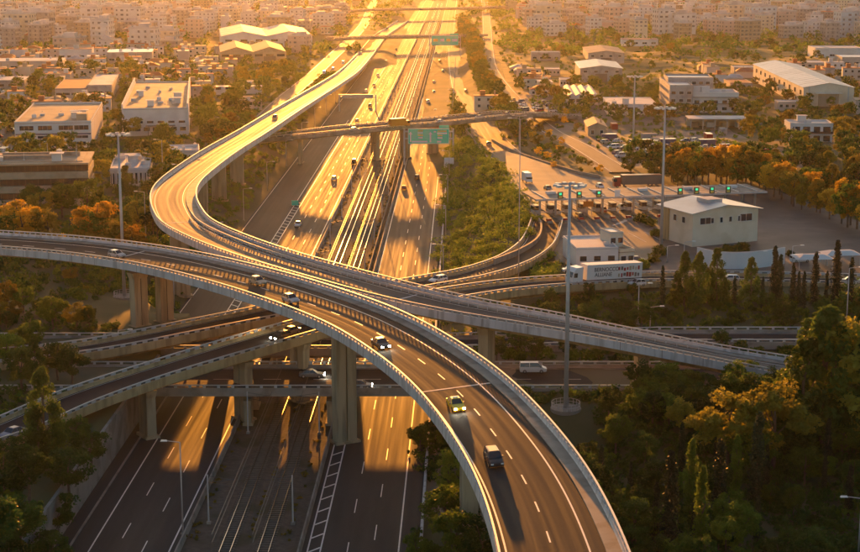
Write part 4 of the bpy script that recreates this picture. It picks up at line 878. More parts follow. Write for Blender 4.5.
road_car('dark car climbing the sunlit flyover above its bend', 'suv', 'grey', P_F2, 275, 119, 14, near=False)
for i, (u, v, k, c) in enumerate(((324, 74, 'van', 'white'), (333, 70, 'suv', 'silver'), (343, 64, 'van', 'white'), (354, 58, 'saloon', 'silver'), (361, 54, 'hatchback', 'white'))):
    road_car('%s at the far end of the sunlit flyover, %s in the queue' % ({'van': 'white van', 'suv': 'silver off-roader', 'saloon': 'silver saloon', 'hatchback': 'white hatchback'}[k], ordn(i+1)), k, c, P_F2, u, v, 7, near=False)
for i, (u, v, k, c, lb) in enumerate(((355, 131, 'hatchback', 'white', 'bright white hatchback at the left end of the grey overpass'), (441, 123, 'estate', 'white', 'white estate car above the large green sign on the overpass'), (480, 118.5, 'saloon', 'silver', 'silver saloon on the overpass right of the sign'), (507, 115.5, 'hatchback', 'grey', 'grey hatchback at the right end of the overpass'))):
    road_car(lb, k, c, P_OP, u, v, 12.5, near=False)
# orange lorry on the overpass
p, h, pit, bk = on(P_OP, 399, 127.5, 12.8); e = empty('box_lorry', p, h, 'orange box lorry on the grey overpass left of the green sign', 'lorry')
MB().box(-.8, 0, .9, 6.6, 2.4, 2.7).build('box_body', M['car_orange'], e); MB().box(3.4, 0, .6, 1.7, 2.3, 2.0, 0, .85, .92).build('cab', M['car_orange'], e); MB().box(3.75, 0, 1.6, 1.2, 2.2, .7).build('windows', M['glass'], e)
for sx in (3.0, -2.4, -3.2):
    for sy in (-1, 1): obj('wheel', WHEEL, e, (sx, sy*1.1, .4))
# motorway traffic: (u, v, kind, colour)
ML = [(298, 226, 'saloon', 'white'), (334, 180, 'saloon', 'silver'), (354, 164, 'van', 'black'), (357, 122, 'saloon', 'grey'), (370, 107, 'suv', 'black'), (366, 92, 'hatchback', 'white'), (374, 86, 'saloon', 'grey'), (386, 63, 'van', 'grey'), (395, 56, 'saloon', 'black'), (396, 50, 'hatchback', 'grey'), (378, 76, 'hatchback', 'white')]
MR = [(404, 189.5, 'saloon', 'red'), (417, 179, 'suv', 'black'), (428, 103, 'van', 'white'), (435.5, 112, 'saloon', 'white'), (434, 93, 'hatchback', 'white'), (434, 83, 'saloon', 'silver'), (443, 72, 'hatchback', 'silver'), (440, 62, 'suv', 'black'), (436, 54, 'saloon', 'grey')]
P_L, P_R = hw_path(-46, .05), hw_path(-14, .05)
CW = {'saloon': 'saloon', 'van': 'van', 'suv': 'off-roader', 'hatchback': 'hatchback'}
for P, lst, nm, bk in ((P_L, ML, 'left', True), (P_R, MR, 'right', False)):
    for i, (u, v, k, c) in enumerate(lst): road_car('%s %s on the %s motorway carriageway, %s from the near end' % (c, CW[k], nm, ordn(i+1)), k, c, P, u, v, .05, back=bk, near=v > 150)
for i, (u, v, k, c, lb) in enumerate(((460, 111, 'van', 'white', 'white van leaving the motorway towards the toll gates'), (489, 146, 'suv', 'grey', 'dark off-roader on the toll approach road'), (466, 92, 'hatchback', 'grey', 'grey hatchback at the start of the toll approach road'))):
    road_car(lb, k, c, P_EX, u, v, 4, near=v > 120)
# local roads
for i, (u, v, k, c) in enumerate(((514, 101, 'saloon', 'black'), (533, 119, 'hatchback', 'grey'), (562, 142, 'hatchback', 'white'), (490, 60, 'suv', 'grey'), (488, 40, 'saloon', 'silver'))):
    road_car('%s %s on the frontage road, %s along it' % (c, CW[k], ordn(i+1)), k, c, P_FR, u, v, 5, near=False)
# toll plaza traffic
gd = math.atan2(cn[1], cn[0])
def plaza_car(label, k, c, u, v, hd=None, **kw): return car(label, k, c, at(u, v, 8.08), gd if hd is None else hd, **kw)
plaza_car('dark saloon waiting at the leftmost toll gates', 'saloon', 'grey', 570, 196); plaza_car('silver saloon just past the toll gates', 'saloon', 'silver', 577, 190, near=False)
plaza_car('blue hatchback behind the white annex', 'hatchback', 'blue', 637, 262, .1); plaza_car('white saloon parked left of the toll annex', 'saloon', 'white', 572, 272, .1)
plaza_car('white van in the yard right of the toll office', 'van', 'white', 800, 262, .3)
for i, (u, v, k, c) in enumerate(((556, 214, 'saloon', 'silver'), (580, 219, 'suv', 'black'), (603, 212, 'hatchback', 'red'), (622, 209, 'saloon', 'white'), (548, 190, 'saloon', 'grey'), (600, 188, 'hatchback', 'white'))):
    plaza_car('%s %s %s the toll gates' % (c, CW[k], 'passing' if v > 200 else 'approaching'), k, c, u, v, near=False)
PZ = bpy.data.objects['toll_plaza']
for i in range(9):
    a_ = at(618+i*3.6, 224-i*1.7, 8.07); MB().box(a_[0], a_[1], 8.066, .45, 5.5, .006, gd+math.pi/2-.9).build('hatch_bar', M['paint'], PZ)
for i, x in enumerate(lanes_x[:10]):
    for y0, y1 in ((-40, -26), (10, 34)):
        q = np.array(tc.location)+cd*(x+2.3)-cn*((y0+y1)/2); MB().box(q[0], q[1], 8.066, .16, y1-y0, .006, crz).build('lane_line', M['paint'], PZ)
# white box van near the gates
p = at(527, 182, 8.0); e = empty('box_van', p, gd, 'white box van arriving at the toll gates from the motorway', 'van')
MB().box(-.7, 0, .6, 4.4, 2.1, 2.5).build('box_body', M['car_white'], e); MB().box(2.3, 0, .5, 1.7, 1.9, 1.7, 0, .75, .9).build('cab', M['car_white'], e); MB().box(2.5, 0, 1.35, 1.1, 1.8, .6).build('windows', M['glass'], e)
for sx in (2.3, -1.8):
    for sy in (-1, 1): obj('wheel', WHEEL, e, (sx, sy*.95, .33))
# dark red lorry by the trees behind the gates
p = gat(636, 188); p[2] = 8.06; e = empty('articulated_lorry', p, math.pi+.12, 'dark curtain-sided lorry with a red cab beyond the toll gates', 'lorry')
MB().box(-1.5, 0, 1.1, 12.4, 2.5, 2.9).build('trailer', M['dark_wall'], e); MB().box(-1.5, 0, 4.0, 12.5, 2.6, .12).build('trailer_roof', M['car_orange'], e); MB().box(6.2, 0, .6, 2.2, 2.4, 2.9, 0, .9, .92).build('cab', M['car_red'], e); MB().box(6.9, 0, 2.1, 1.1, 2.3, .9).build('windows', M['glass'], e)
for sx in (6.2, 3.6, -4.2, -5.4, -6.6):
    for sy in (-1, 1): obj('wheel', WHEEL, e, (sx, sy*1.1, .45))
# the white articulated lorry
p, h, pit, bk = on(P_BD, 601, 284, 9.9, True); e = empty('articulated_lorry', p, h, 'white articulated lorry with dark lettering on the ramp before the toll annex', 'lorry'); e.rotation_euler = (0, -pit, h); e.scale = (1.14,)*3
tl = MB().box(-2.2, 0, 1.15, 13.0, 2.5, 2.85).build('trailer', M['car_white'], e); MB().box(-2.2, 0, 4.0, 13.05, 2.55, .1).build('trailer_roof', M['sign_white'], tl); MB().box(-2.2, 0, .85, 12.6, 1.2, .3).build('chassis', M['dark_steel'], e)
cb = MB(); cb.strip([[(5.2, y, .55), (7.55, y, .55), (7.6, y, 1.7), (7.25, y, 2.9), (6.7, y, 3.6), (5.2, y, 3.75)] for y in (-1.22, 1.22)], True, True); cb.build('cab', M['car_white'], e)
MB().add([(7.64, -1.05, 1.75), (7.64, 1.05, 1.75), (7.3, 1.0, 2.75), (7.3, -1.0, 2.75)], [(0, 1, 2, 3)]).build('windscreen', M['glass'], e)
for sy in (-1, 1):
    MB().box(6.85, sy*1.215, 1.75, .8, .05, .85).build('side_window', M['glass'], e); MB().box(7.2, sy*1.45, 1.9, .2, .25, .7).build('wing_mirror', M['dark_steel'], e); MB().box(7.62, sy*.85, .8, .08, .4, .25).build('headlight', M['headlamp'], e)
for sx in (6.5, 3.4, -4.6, -5.9, -7.2):
    for sy in (-1, 1): o = obj('wheel', WHEEL, e, (sx, sy*1.1, .5)); o.scale = (1.5, 1.4, 1.5)
def text(tx, size, parent, loc, rot, m, ext=.01):
    c = bpy.data.curves.new('lettering', 'FONT'); c.body = tx; c.size = size; c.extrude = ext; c.offset = .018
    t = bpy.data.objects.new('t', c); COL.objects.link(t); bpy.context.view_layer.update(); me = bpy.data.meshes.new_from_object(t.evaluated_get(bpy.context.evaluated_depsgraph_get()))
    bpy.data.objects.remove(t); me.materials.clear(); me.materials.append(m); o = obj('lettering', me, parent, loc); o.rotation_euler = rot; return o
# the side towards the camera is the lorry's left (+y) when it drives left
for tx, z, x0 in (('BERNOCCO', 2.75, 2.7), ('ALLIANE', 1.75, 2.5)): text(tx, 1.05, tl, (x0, 1.262, z), (math.pi/2, 0, math.pi), M['car_grey'])
rd = random.Random(4)
pm_ = MB()
for i in range(16):
    x = -3.2-(i % 8)*.66; z = 1.5+(i//8)*1.15; MB().box(x, 1.255, z+rd.uniform(-.1, .2), rd.uniform(.35, .6), .02, rd.uniform(.5, .95)).build('printed_patch', M[rd.choice(['car_grey', 'tan_wall', 'car_red', 'pink_wall', 'dark_wall'])], tl)
# cars parked in yards (group); scrap-yard rows
rd = random.Random(11); cnt = 0
for (x0, x1, y0, y1, nx, ny, rz, where) in ((66, 112, 566, 628, 9, 7, .3, 'scrap yard before the open shed'), (-215, -150, 590, 680, 6, 5, .1, 'yard left of the pale depot'), (35, 60, 740, 800, 4, 4, .4, 'yard by the frontage road'), (-190, -130, 900, 960, 6, 3, 0, 'yard beyond the left sheds')):
    lst = []
    for i in range(nx):
        for j in range(ny):
            if rd.random() < .25: continue
            x = x0+(x1-x0)*(i+.5)/nx+rd.uniform(-.8, .8); y = y0+(y1-y0)*(j+.5)/ny+rd.uniform(-1, 1)
            if any((x-a)**2+(y-b)**2 < (r*.75)**2 for a, b, r in KEEP): continue
            lst.append((x, y))
    lst.sort(key=lambda q: px((q[0], q[1], 5))[0])
    for i, (x, y) in enumerate(lst):
        c = rd.choice(['white', 'silver', 'grey', 'black', 'blue', 'red', 'white', 'beige']); k = rd.choice(['hatchback', 'saloon', 'suv', 'van'])
        car('%s %s parked in the %s, %s from the left' % (c, CW[k], where, ordn(i+1)), k, c, (x, y, hz(x, y)+.02), rz+rd.choice([0, math.pi])+rd.uniform(-.2, .2), near=False, group='parked cars in the yards')
# ================================================================ the town: apartment blocks
def apartment(v):
    rd = random.Random(100+v); w_ = rd.uniform(10, 19); d_ = rd.uniform(10, 14); n = rd.choice([2, 3, 3, 4, 4, 5, 5]); fh = 3.1; H_ = n*fh; P = {}
    m = MB().box(0, 0, -1.5, w_, d_, H_+1.5)
    if v % 3 == 0: m.box(w_*.22, -d_*.5-.6, -1.5, w_*.3, 1.4, H_*.9+1.5)
    P['wall'] = (m, 0)
    b = MB(); cols = int(w_/3.2); win = MB(); rail = MB()
    for f in range(n):
        z = f*fh
        for i in range(cols):
            x = -w_/2+w_*(i+.5)/cols
            for sy in (-1, 1):
                if rd.random() < .15: continue
                win.box(x, sy*(d_/2+.01), z+.8, rd.choice([1.0, 1.3, 2.0]), .16, 1.35)
        for j in range(int(d_/3.6)):
            y = -d_/2+d_*(j+.5)/int(d_/3.6)
            for sx in (-1, 1): win.box(sx*(w_/2+.01), y, z+.9, .16, 1.2, 1.4)
        if f > 0:
            if v % 2 == 0: b.box(0, -d_/2-.7, z-.12, w_*.94, 1.5, .18); rail.box(0, -d_/2-1.42, z+.06, w_*.94, .08, .95)
            else:
                for k in (-.28, .28): b.box(k*w_, -d_/2-.7, z-.12, w_*.34, 1.5, .18); rail.box(k*w_, -d_/2-1.42, z+.06, w_*.34, .08, .95)
            b.box(w_/2+.6, 0, z-.12, 1.3, d_*.5, .18); rail.box(w_/2+1.22, 0, z+.06, .08, d_*.5, .95)
            b.box(-w_/2-.6, 0, z-.12, 1.3, d_*.4, .18); rail.box(-w_/2-1.22, 0, z+.06, .08, d_*.4, .95)
    P['windows'] = (win, 'window_far'); P['balconies'] = (b, 'white_wall'); P['balcony_fronts'] = (rail, 0)
    r = MB().box(0, 0, H_, w_+.7, d_+.7, .25)
    for q in (-1, 1): r.box(q*w_/2, 0, H_+.25, .25, d_, .7).box(0, q*d_/2, H_+.25, w_, .25, .7)
    r.box(rd.uniform(-.2, .2)*w_, rd.uniform(-.1, .2)*d_, H_+.25, w_*.42, d_*.5, 2.6)
    for k in range(5): r.box(rd.uniform(-.45, .45)*w_, rd.uniform(-.4, .4)*d_, H_+.25, rd.uniform(.8, 1.6), 1.0, rd.uniform(.8, 1.7))
    for k in range(3): x, y = rd.uniform(-.45, .45)*w_, rd.uniform(-.4, .4)*d_; r.tube((x, y, H_), (x, y, H_+4.5), .06, n=5)
    P['roof'] = (r, 'roof_light')
    return {k: m.mesh(k, M['white_wall'] if mm == 0 else M[mm]) for k, (m, mm) in P.items()}, w_, d_, n
APT = [apartment(v) for v in range(14)]
WALLS = [('white', 'white_wall'), ('white', 'white_wall'), ('cream', 'cream_wall'), ('pinkish', 'pink_wall'), ('grey', 'grey_wall'), ('pale blue', 'blue_wall'), ('tan', 'tan_wall')]
NUM = {2: 'two', 3: 'three', 4: 'four', 5: 'five', 6: 'six', 7: 'seven'}
TOWN = []
def apt(v, x, y, rz, wc, zone):
    ms, w_, d_, n = APT[v]; e = empty('apartment_block', (x, y, hz(x, y)), rz, None, 'building', 'apartment blocks of the town'); c, mm = WALLS[wc]
    for k, me in ms.items():
        o = obj(k, me, e, kind='stuff' if k in ('windows', 'balconies', 'balcony_fronts') else None)
        if k in ('wall', 'balcony_fronts'): paint(o, M[mm])
    TOWN.append((e, c, n, zone)); KEEP.append((x, y, max(w_, d_)*.62)); return e
hand = [(663, 33, 0, .25, 'right'), (682, 33, 1, .25, 'right'), (722, 27, 2, .15, 'right'), (738, 26, 2, .1, 'right'), (760, 29, 5, .2, 'right'), (618, 29, 3, .25, 'right'), (600, 31, 3, .2, 'right'), (845, 36, 5, .2, 'right'), (868, 36, 0, .2, 'right'), (532, 26, 3, .1, 'right'), (547, 27, 2, .1, 'right'), (788, 20, 2, .2, 'right'), (808, 19, 3, .2, 'right'), (824, 16, 6, .15, 'right'),
        (103, 46, 0, -.1, 'left'), (145, 50, 0, -.1, 'left'), (168, 46, 2, -.1, 'left'), (130, 30, 0, -.1, 'left'), (20, 38, 2, -.15, 'left'), (40, 36, 4, -.15, 'left'), (70, 48, 3, -.1, 'left'), (92, 30, 0, -.1, 'left'), (110, 28, 3, -.1, 'left')]
for i, (u, v, wc, rz, zn) in enumerate(hand):
    p = gat(u, v); apt(i % 14, p[0], p[1], rz, wc, zn).scale = (1.3, 1.2, 1.3); KEEP[-1] = (p[0], p[1], 15)
rd = random.Random(21)
for zn, xa, xb, ya, yb, rz0 in (('left', -720, -60, 1180, 2330, -.12), ('right', 30, 720, 1330, 2330, .22)):
    y = ya
    while y < yb:
        x = xa
        while x < xb:
            X, Y = x+rd.uniform(-9, 9), y+rd.uniform(-8, 8); x += 37 if y < 1700 else 50
            if abs(X) > .272*Y+8: continue
            s, t = X*DS[0]+Y*DS[1], X*DT[0]+Y*DT[1]
            if -110 < t < 40 and Y < 2320: continue
            if t > 0 and Y < 1800 and t < 60: continue
            if any((X-a)**2+(Y-b)**2 < (r+9)**2 for a, b, r in KEEP): continue
            if rd.random() < .16: continue
            if min(((P_LR.P[:, 0]-X)**2+(P_LR.P[:, 1]-Y)**2).min(), ((P_FR.P[:, 0]-X)**2+(P_FR.P[:, 1]-Y)**2).min()) < 22**2: continue
            apt(rd.randrange(14), X, Y, rz0+rd.choice([0, 0, math.pi/2, math.pi])+rd.uniform(-.06, .06), rd.randrange(len(WALLS)), zn)
        y += 46 if y < 1700 else 70
for zn, side in (('left', 'left of the motorway'), ('right', 'right of the motorway')):
    L_ = sorted([q for q in TOWN if q[3] == zn], key=lambda q: q[0].location.y); rows = {}
    for q in L_: rows.setdefault(int((q[0].location.y-1150)//60), []).append(q)
    for ri, k in enumerate(sorted(rows)):
        for i, q in enumerate(sorted(rows[k], key=lambda q: q[0].location.x/q[0].location.y)):
            q[0]['label'] = '%s %s-storey apartment block %s, %s in the %s row' % (q[1], NUM[q[2]], side, ordn(i+1), ordn(ri+1))

# beyond the countable blocks the town goes on as one mass of small houses
vs = MB(); mats_ = [M[k] for k in ('white_wall', 'cream_wall', 'pink_wall', 'tan_wall', 'grey_wall', 'roof_light', 'roof_red', 'window_far')]; rd = random.Random(77)
for _ in range(1000):
    Y = rd.uniform(1260, 2340); X = rd.uniform(-.275, .275)*Y; t = X*DT[0]+Y*DT[1]*1.0; t = X*DT[0]+Y*DT[1]
    if -105 < t < 38 or (t > 0 and Y < 1480) or (t > 0 and t < 55 and Y < 1800): continue
    if any((X-a)**2+(Y-b)**2 < (r+5)**2 for a, b, r in KEEP): continue
    if min(((P_LR.P[:, 0]-X)**2+(P_LR.P[:, 1]-Y)**2).min(), ((P_FR.P[:, 0]-X)**2+(P_FR.P[:, 1]-Y)**2).min()) < 18**2: continue
    w_, d_, h_ = rd.uniform(7, 13), rd.uniform(7, 11), rd.choice([3.4, 6.4, 6.4, 9.4, 12.4]); rz = (-.12 if t < 0 else .22)+rd.choice([0, 1.5708]); z = hz(X, Y); wm = rd.randrange(5); KEEP.append((X, Y, 7))
    vs.mat(wm).box(X, Y, z-1, w_, d_, h_+1, rz); c, s_ = math.cos(rz), math.sin(rz)
    if h_ < 7 and rd.random() < .5: vs.mat(6).box(X, Y, z+h_, w_+.8, d_+.8, 2.0, rz, .08, .5)
    else:
        vs.mat(rd.choice([5, 5, 3, 6])).box(X, Y, z+h_, w_+.6, d_+.6, .3, rz); vs.mat(wm).box(X+rd.uniform(-2, 2), Y+rd.uniform(-2, 2), z+h_+.3, w_*.35, d_*.4, 2.4, rz)
    for f in range(int(h_//3)):
        for k in range(int(w_//3)):
            a = -w_/2+w_*(k+.5)/int(w_//3)
            for sy in (-1, 1): vs.mat(7).box(X+a*c-sy*d_/2*s_, Y+a*s_+sy*d_/2*c, z+f*3+.9, rd.choice([1, 1.4, 2]), .14, 1.2, rz)
        if f and rd.random() < .6: vs.mat(wm).box(X+(d_/2+.6)*s_, Y-(d_/2+.6)*c, z+f*3, w_*.8, 1.3, .9, rz)
vs.build('town_houses', mats_, label='mass of small pale houses filling the town towards the horizon', cat='houses', kind='stuff')
# ================================================================ trees and shrubs
def leaves(C, rad, per, leaf, rg, flat=1.0):
    """leaf quads scattered in clumps: centres C (n,3), clump radii rad (n,), per leaves each"""
    n = len(C)*per; c = np.repeat(C, per, 0); r = np.repeat(rad, per)
    d = rg.normal(size=(n, 3)); d /= np.linalg.norm(d, axis=1)[:, None]; d *= (rg.random(n)**.45)[:, None]
    d[:, 2] *= flat; p = c+d*r[:, None]
    a = rg.normal(size=(n, 3)); a /= np.linalg.norm(a, axis=1)[:, None]; b = np.cross(a, rg.normal(size=(n, 3))); b /= np.linalg.norm(b, axis=1)[:, None]
    s = (leaf*rg.uniform(.6, 1.35, n))[:, None]; a *= s*.62; b *= s*.4
    return np.stack([p-a, p-b*1.0+a*.1, p+a, p+b*1.0+a*.1], 1).reshape(-1, 3)
def quad_mesh(name, V, m):
    me = bpy.data.meshes.new(name); k = len(V)//4
    me.vertices.add(len(V)); me.vertices.foreach_set('co', V.astype(np.float32).ravel()); me.loops.add(len(V)); me.loops.foreach_set('vertex_index', np.arange(len(V), dtype=np.int32))
    me.polygons.add(k); me.polygons.foreach_set('loop_start', np.arange(0, len(V), 4, dtype=np.int32)); me.polygons.foreach_set('loop_total', np.full(k, 4, np.int32)); me.materials.append(m); me.update(); return me
def limbs(H_, trunk_r, C, rg, k=9, split=.35):
    m = MB(); top = Vector((0, 0, H_*.82)); pts = [Vector((rg.normal()*.03*H_*f, rg.normal()*.03*H_*f, H_*.82*f)) for f in (0, .25, .5, .75, 1)]; pts[0] = Vector((0, 0, -.6))
    for i in range(4): m.tube(pts[i], pts[i+1], trunk_r*(1-.2*i), trunk_r*(.8-.2*i), 7, False)
    for c in C[:k]:
        f = min(.8, max(split, (c[2]-H_*.15)/H_)); m.tube((0, 0, H_*.82*f*.9), tuple(c), trunk_r*.35, trunk_r*.08, 5, False)
    return m.mesh('trunk', M['bark'])
def make_tree(kind, seed, per, leaf, H_=10.0):
    rg = np.random.default_rng(seed)
    if kind == 'broad':
        n = 36; d = rg.normal(size=(n, 3)); d /= np.linalg.norm(d, axis=1)[:, None]; rr = rg.uniform(.45, 1.0, n)[:, None]**.6
        C = d*rr*np.array([3.5, 3.3, 3.3])+np.array([0, 0, 6.2]); C[:, 2] = np.maximum(C[:, 2], 2.4); C[:, :2] *= rg.uniform(.8, 1.18, (n, 1)); rad = rg.uniform(.55, 1.45, n); tr = .26
    elif kind == 'tall':                              # eucalyptus-like: several upright plumes
        n = 44; z = rg.uniform(.18, 1, n); ang = rg.uniform(0, 6.28, n); w_ = (1.9*np.sin(np.pi*np.clip(z*.86+.1, 0, 1))**.7+.2)*rg.uniform(.3, 1.15, n)
        C = np.stack([np.cos(ang)*w_, np.sin(ang)*w_, z*9.4], 1); rad = rg.uniform(.5, .95, n); tr = .2
    elif kind == 'pine':
        n = 52; z = np.sort(rg.uniform(.1, 1, n)); ang = rg.uniform(0, 6.28, n); w_ = (3.0*(1-z)**.75+.12)*rg.uniform(.55, 1.1, n)
        C = np.stack([np.cos(ang)*w_, np.sin(ang)*w_, z*9.6], 1); rad = .35+.75*(1-z)**.6*rg.uniform(.7, 1.2, n); tr = .24
    elif kind == 'cypress':
        n = 34; z = np.linspace(.03, 1, n); w_ = .5*np.sin(np.pi*np.clip(z*.8+.12, 0, 1))**.6*(1-z**4*.8); ang = rg.uniform(0, 6.28, n)
        C = np.stack([np.cos(ang)*w_*.6, np.sin(ang)*w_*.6, z*9.7], 1); rad = .28+.5*(1-z)**.5*rg.uniform(.8, 1.2, n); tr = .14
    else:                                            # bush, 10 m tall before scaling
        n = 30; d = rg.normal(size=(n, 3)); d /= np.linalg.norm(d, axis=1)[:, None]; d[:, 2] = np.abs(d[:, 2])
        C = d*rg.uniform(.4, 1, (n, 1))*np.array([6.2, 6.0, 7.0])+np.array([0, 0, 1.2]); rad = rg.uniform(1.6, 2.8, n); tr = .3
    V = leaves(C, rad, per, leaf, rg, .8 if kind in ('broad', 'bush') else (1.5 if kind == 'cypress' else 1.0))
    return quad_mesh('crown', V, M['leaf_dark']), limbs(H_, tr, C[rg.permutation(len(C))], rg, 3 if kind == 'cypress' else 9)
TREES = {}
for kind, seeds in (('broad', 3), ('tall', 2), ('pine', 3), ('cypress', 2), ('bush', 3)):
    lf = {'broad': .34, 'tall': .30, 'pine': .30, 'cypress': .24, 'bush': .95}[kind]; pr = {'broad': 140, 'tall': 95, 'pine': 95, 'cypress': 75, 'bush': 60}[kind]
    TREES[kind] = [make_tree(kind, 40+i*7+len(kind), pr, lf) for i in range(seeds)]
    TREES[kind+'_far'] = [make_tree(kind, 90+i*5+len(kind), pr//6, lf*2.1) for i in range(2)]
LOOK = {'broad': 'round', 'tall': 'tall feathery', 'pine': 'pointed', 'cypress': 'slender column-shaped', 'bush': 'low bushy'}
HUE = {'leaf_dark': 'dark green', 'leaf_olive': 'olive green', 'leaf_gold': 'golden orange', 'leaf_amber': 'amber', 'leaf_pine': 'deep green', 'leaf_cyp': 'blackish green', 'leaf_lime': 'yellow green'}
FOREST = {}; rt = random.Random(5)
def tree(kind, lf, x, y, h, where, z=None, wide=1.0, far=None):
    z = hz(x, y) if z is None else z; far = (y > 520) if far is None else far
    cr_, tk = rt.choice(TREES[kind+('_far' if far else '')]); k = h/10.0
    nm = 'shrub' if kind == 'bush' else {'pine': 'pine_tree', 'cypress': 'cypress_tree'}.get(kind, 'broadleaf_tree')
    e = empty(nm, (x, y, z-.05), rt.uniform(0, 6.28), None, 'shrub' if kind == 'bush' else 'tree', where); e.scale = (k*wide, k*wide*rt.uniform(.9, 1.1), k)
    c = obj('crown', cr_, e); paint(c, M[lf]); obj('trunk', tk, e)
    FOREST.setdefault(where, []).append((e, kind, lf)); return e
def ptree(kind, lf, u, v, h, where, **k): p = gat(u, v); return tree(kind, lf, p[0], p[1], h, where, z=p[2], **k)
CLEAR = [(P_F1, 8), (P_F2, 7), (P_AC, 6), (P_BD, 6.2), (P_CB, 9.5), (P_OP, 8.5), (P_EX, 9), (P_FR, 6), (P_LR, 6.5), (P_SR, 6)]
plz_c = np.array([q for q in poly])
def inside(x, y, pg):
    c = False; j = len(pg)-1
    for i in range(len(pg)):
        if (pg[i][1] > y) != (pg[j][1] > y) and x < (pg[j][0]-pg[i][0])*(y-pg[i][1])/(pg[j][1]-pg[i][1])+pg[i][0]: c = not c
        j = i
    return c
def free(x, y, pad=0.0, roads=CLEAR):
    s, t = x*DS[0]+y*DS[1], x*DT[0]+y*DT[1]
    if (TL-(9 if s > 340 else 1))-pad < t < TR+1.5+pad and s < 2300: return False
    for P, w_ in roads:
        if ((P.P[:, 0]-x)**2+(P.P[:, 1]-y)**2).min() < (w_+pad)**2: return False
    if inside(x, y, plz_c): return False
    return not any((x-a)**2+(y-b)**2 < (r*.8)**2 for a, b, r in KEEP)
BATCH = {}
def distant(where, kd, lf, x, y, h):
    V = BATCH.setdefault((where, lf), []); src = FARV[kd][rt.randrange(len(FARV[kd]))]; a = rt.uniform(0, 6.28); k = h/10*np.array([rt.uniform(.85, 1.2)]*2+[1.0])
    q = src*k; V.append(np.stack([q[:, 0]*math.cos(a)-q[:, 1]*math.sin(a)+x, q[:, 0]*math.sin(a)+q[:, 1]*math.cos(a)+y, q[:, 2]+hz(x, y)], 1))
def mesh_co(me): a = np.empty(len(me.vertices)*3, np.float32); me.vertices.foreach_get('co', a); return a.reshape(-1, 3)
FARV = {k: [mesh_co(c) for c, _ in TREES[k+'_far']] for k in ('broad', 'tall', 'pine', 'bush')}
def fill(where, x0, x1, y0, y1, n, kinds, hmin, hmax, gap=2.5, seed=1, pad=0.0, test=None, stuff=None):
    rd = random.Random(seed); pts = []; tries = 0
    while len(pts) < n and tries < n*30:
        tries += 1; x, y = rd.uniform(x0, x1), rd.uniform(y0, y1)
        if abs(x) > .285*y+12 or not free(x, y, pad) or (test and not test(x, y)): continue
        if any((x-a)**2+(y-b)**2 < gap*gap for a, b in pts): continue
        pts.append((x, y)); kd, lf = rd.choice(kinds); h = rd.uniform(hmin, hmax)*(.35 if kd == 'bush' else 1)*(1.15 if kd == 'cypress' else 1)
        if stuff and y > stuff: distant(where, kd, lf, x, y, h); continue
        tree(kd, lf, x, y, h, where, wide=rd.uniform(.85, 1.25))
D_, O_, G_, A2, PN, CY, LM = 'leaf_dark', 'leaf_olive', 'leaf_gold', 'leaf_amber', 'leaf_pine', 'leaf_cyp', 'leaf_lime'
# bottom left bank above the retaining wall
wh = 'trees on the bank at the bottom left'
for u, v, h, kd, lf in ((46, 462, 15.5, 'pine', PN), (40, 470, 10, 'pine', PN), (22, 392, 8.5, 'broad', PN), (58, 380, 8, 'broad', PN), (36, 384, 9, 'pine', PN), (72, 385, 7, 'broad', D_), (8, 370, 8, 'broad', O_), (92, 470, 7, 'broad', D_), (70, 500, 9, 'broad', D_), (30, 505, 9, 'broad', D_), (5, 500, 8, 'broad', D_),
                        (58, 540, 8, 'broad', D_), (20, 550, 8, 'broad', D_), (-6, 560, 9, 'broad', D_), (40, 580, 8, 'broad', D_), (78, 452, 6, 'broad', D_), (10, 470, 6, 'broad', D_), (52, 590, 8, 'broad', D_), (10, 600, 9, 'broad', D_)): ptree(kd, lf, u, v, h, wh, wide=.8 if kd == 'pine' else 1.15)
# golden trees behind the left end of the dark flyover
wh = 'golden trees behind the left end of the dark flyover'
for u, v, h, kd, lf in ((22, 248, 14, 'broad', G_), (48, 250, 11, 'broad', A2), (-6, 246, 11, 'broad', G_), (98, 250, 14.5, 'broad', G_), (86, 255, 9, 'broad', A2), (133, 262, 9.5, 'broad', G_), (118, 258, 10, 'broad', A2), (150, 262, 7, 'broad', A2), (62, 256, 6, 'broad', G_)): ptree(kd, lf, u, v, h, wh, wide=1.1)
wh = 'trees between the long brown block and the pavilion'
for u, v, h, kd, lf in ((88, 222, 13, 'broad', O_), (62, 214, 10, 'broad', D_), (34, 214, 9, 'broad', D_), (140, 232, 12, 'broad', D_), (158, 240, 10, 'broad', D_), (112, 226, 8, 'broad', D_), (160, 190, 9, 'broad', O_), (152, 172, 12, 'broad', D_), (176, 178, 9, 'broad', O_)): ptree(kd, lf, u, v, h, wh, wide=1.1)
fill('shrubs and trees under the left end of the dark flyover', -110, -68, 275, 352, 46, [('broad', D_), ('broad', O_), ('bush', D_), ('broad', A2), ('bush', O_)], 4, 7.5, 2.6, 3)
fill('trees inside the bend of the sunlit flyover', -62, -58, 360, 640, 1, [('broad', O_)], 4, 6, 3, 4)
fill('trees left of the motorway beneath the sunlit flyover', -90, -66, 350, 700, 60, [('broad', O_), ('broad', A2), ('bush', O_), ('broad', D_), ('broad', LM)], 4, 8, 3, 5, -1.5, stuff=480)
fill('trees among the left workshops', -260, -76, 400, 1000, 240, [('broad', O_), ('broad', D_), ('broad', O_), ('pine', PN), ('broad', A2), ('broad', O_)], 5, 12, 5, 6, stuff=500)
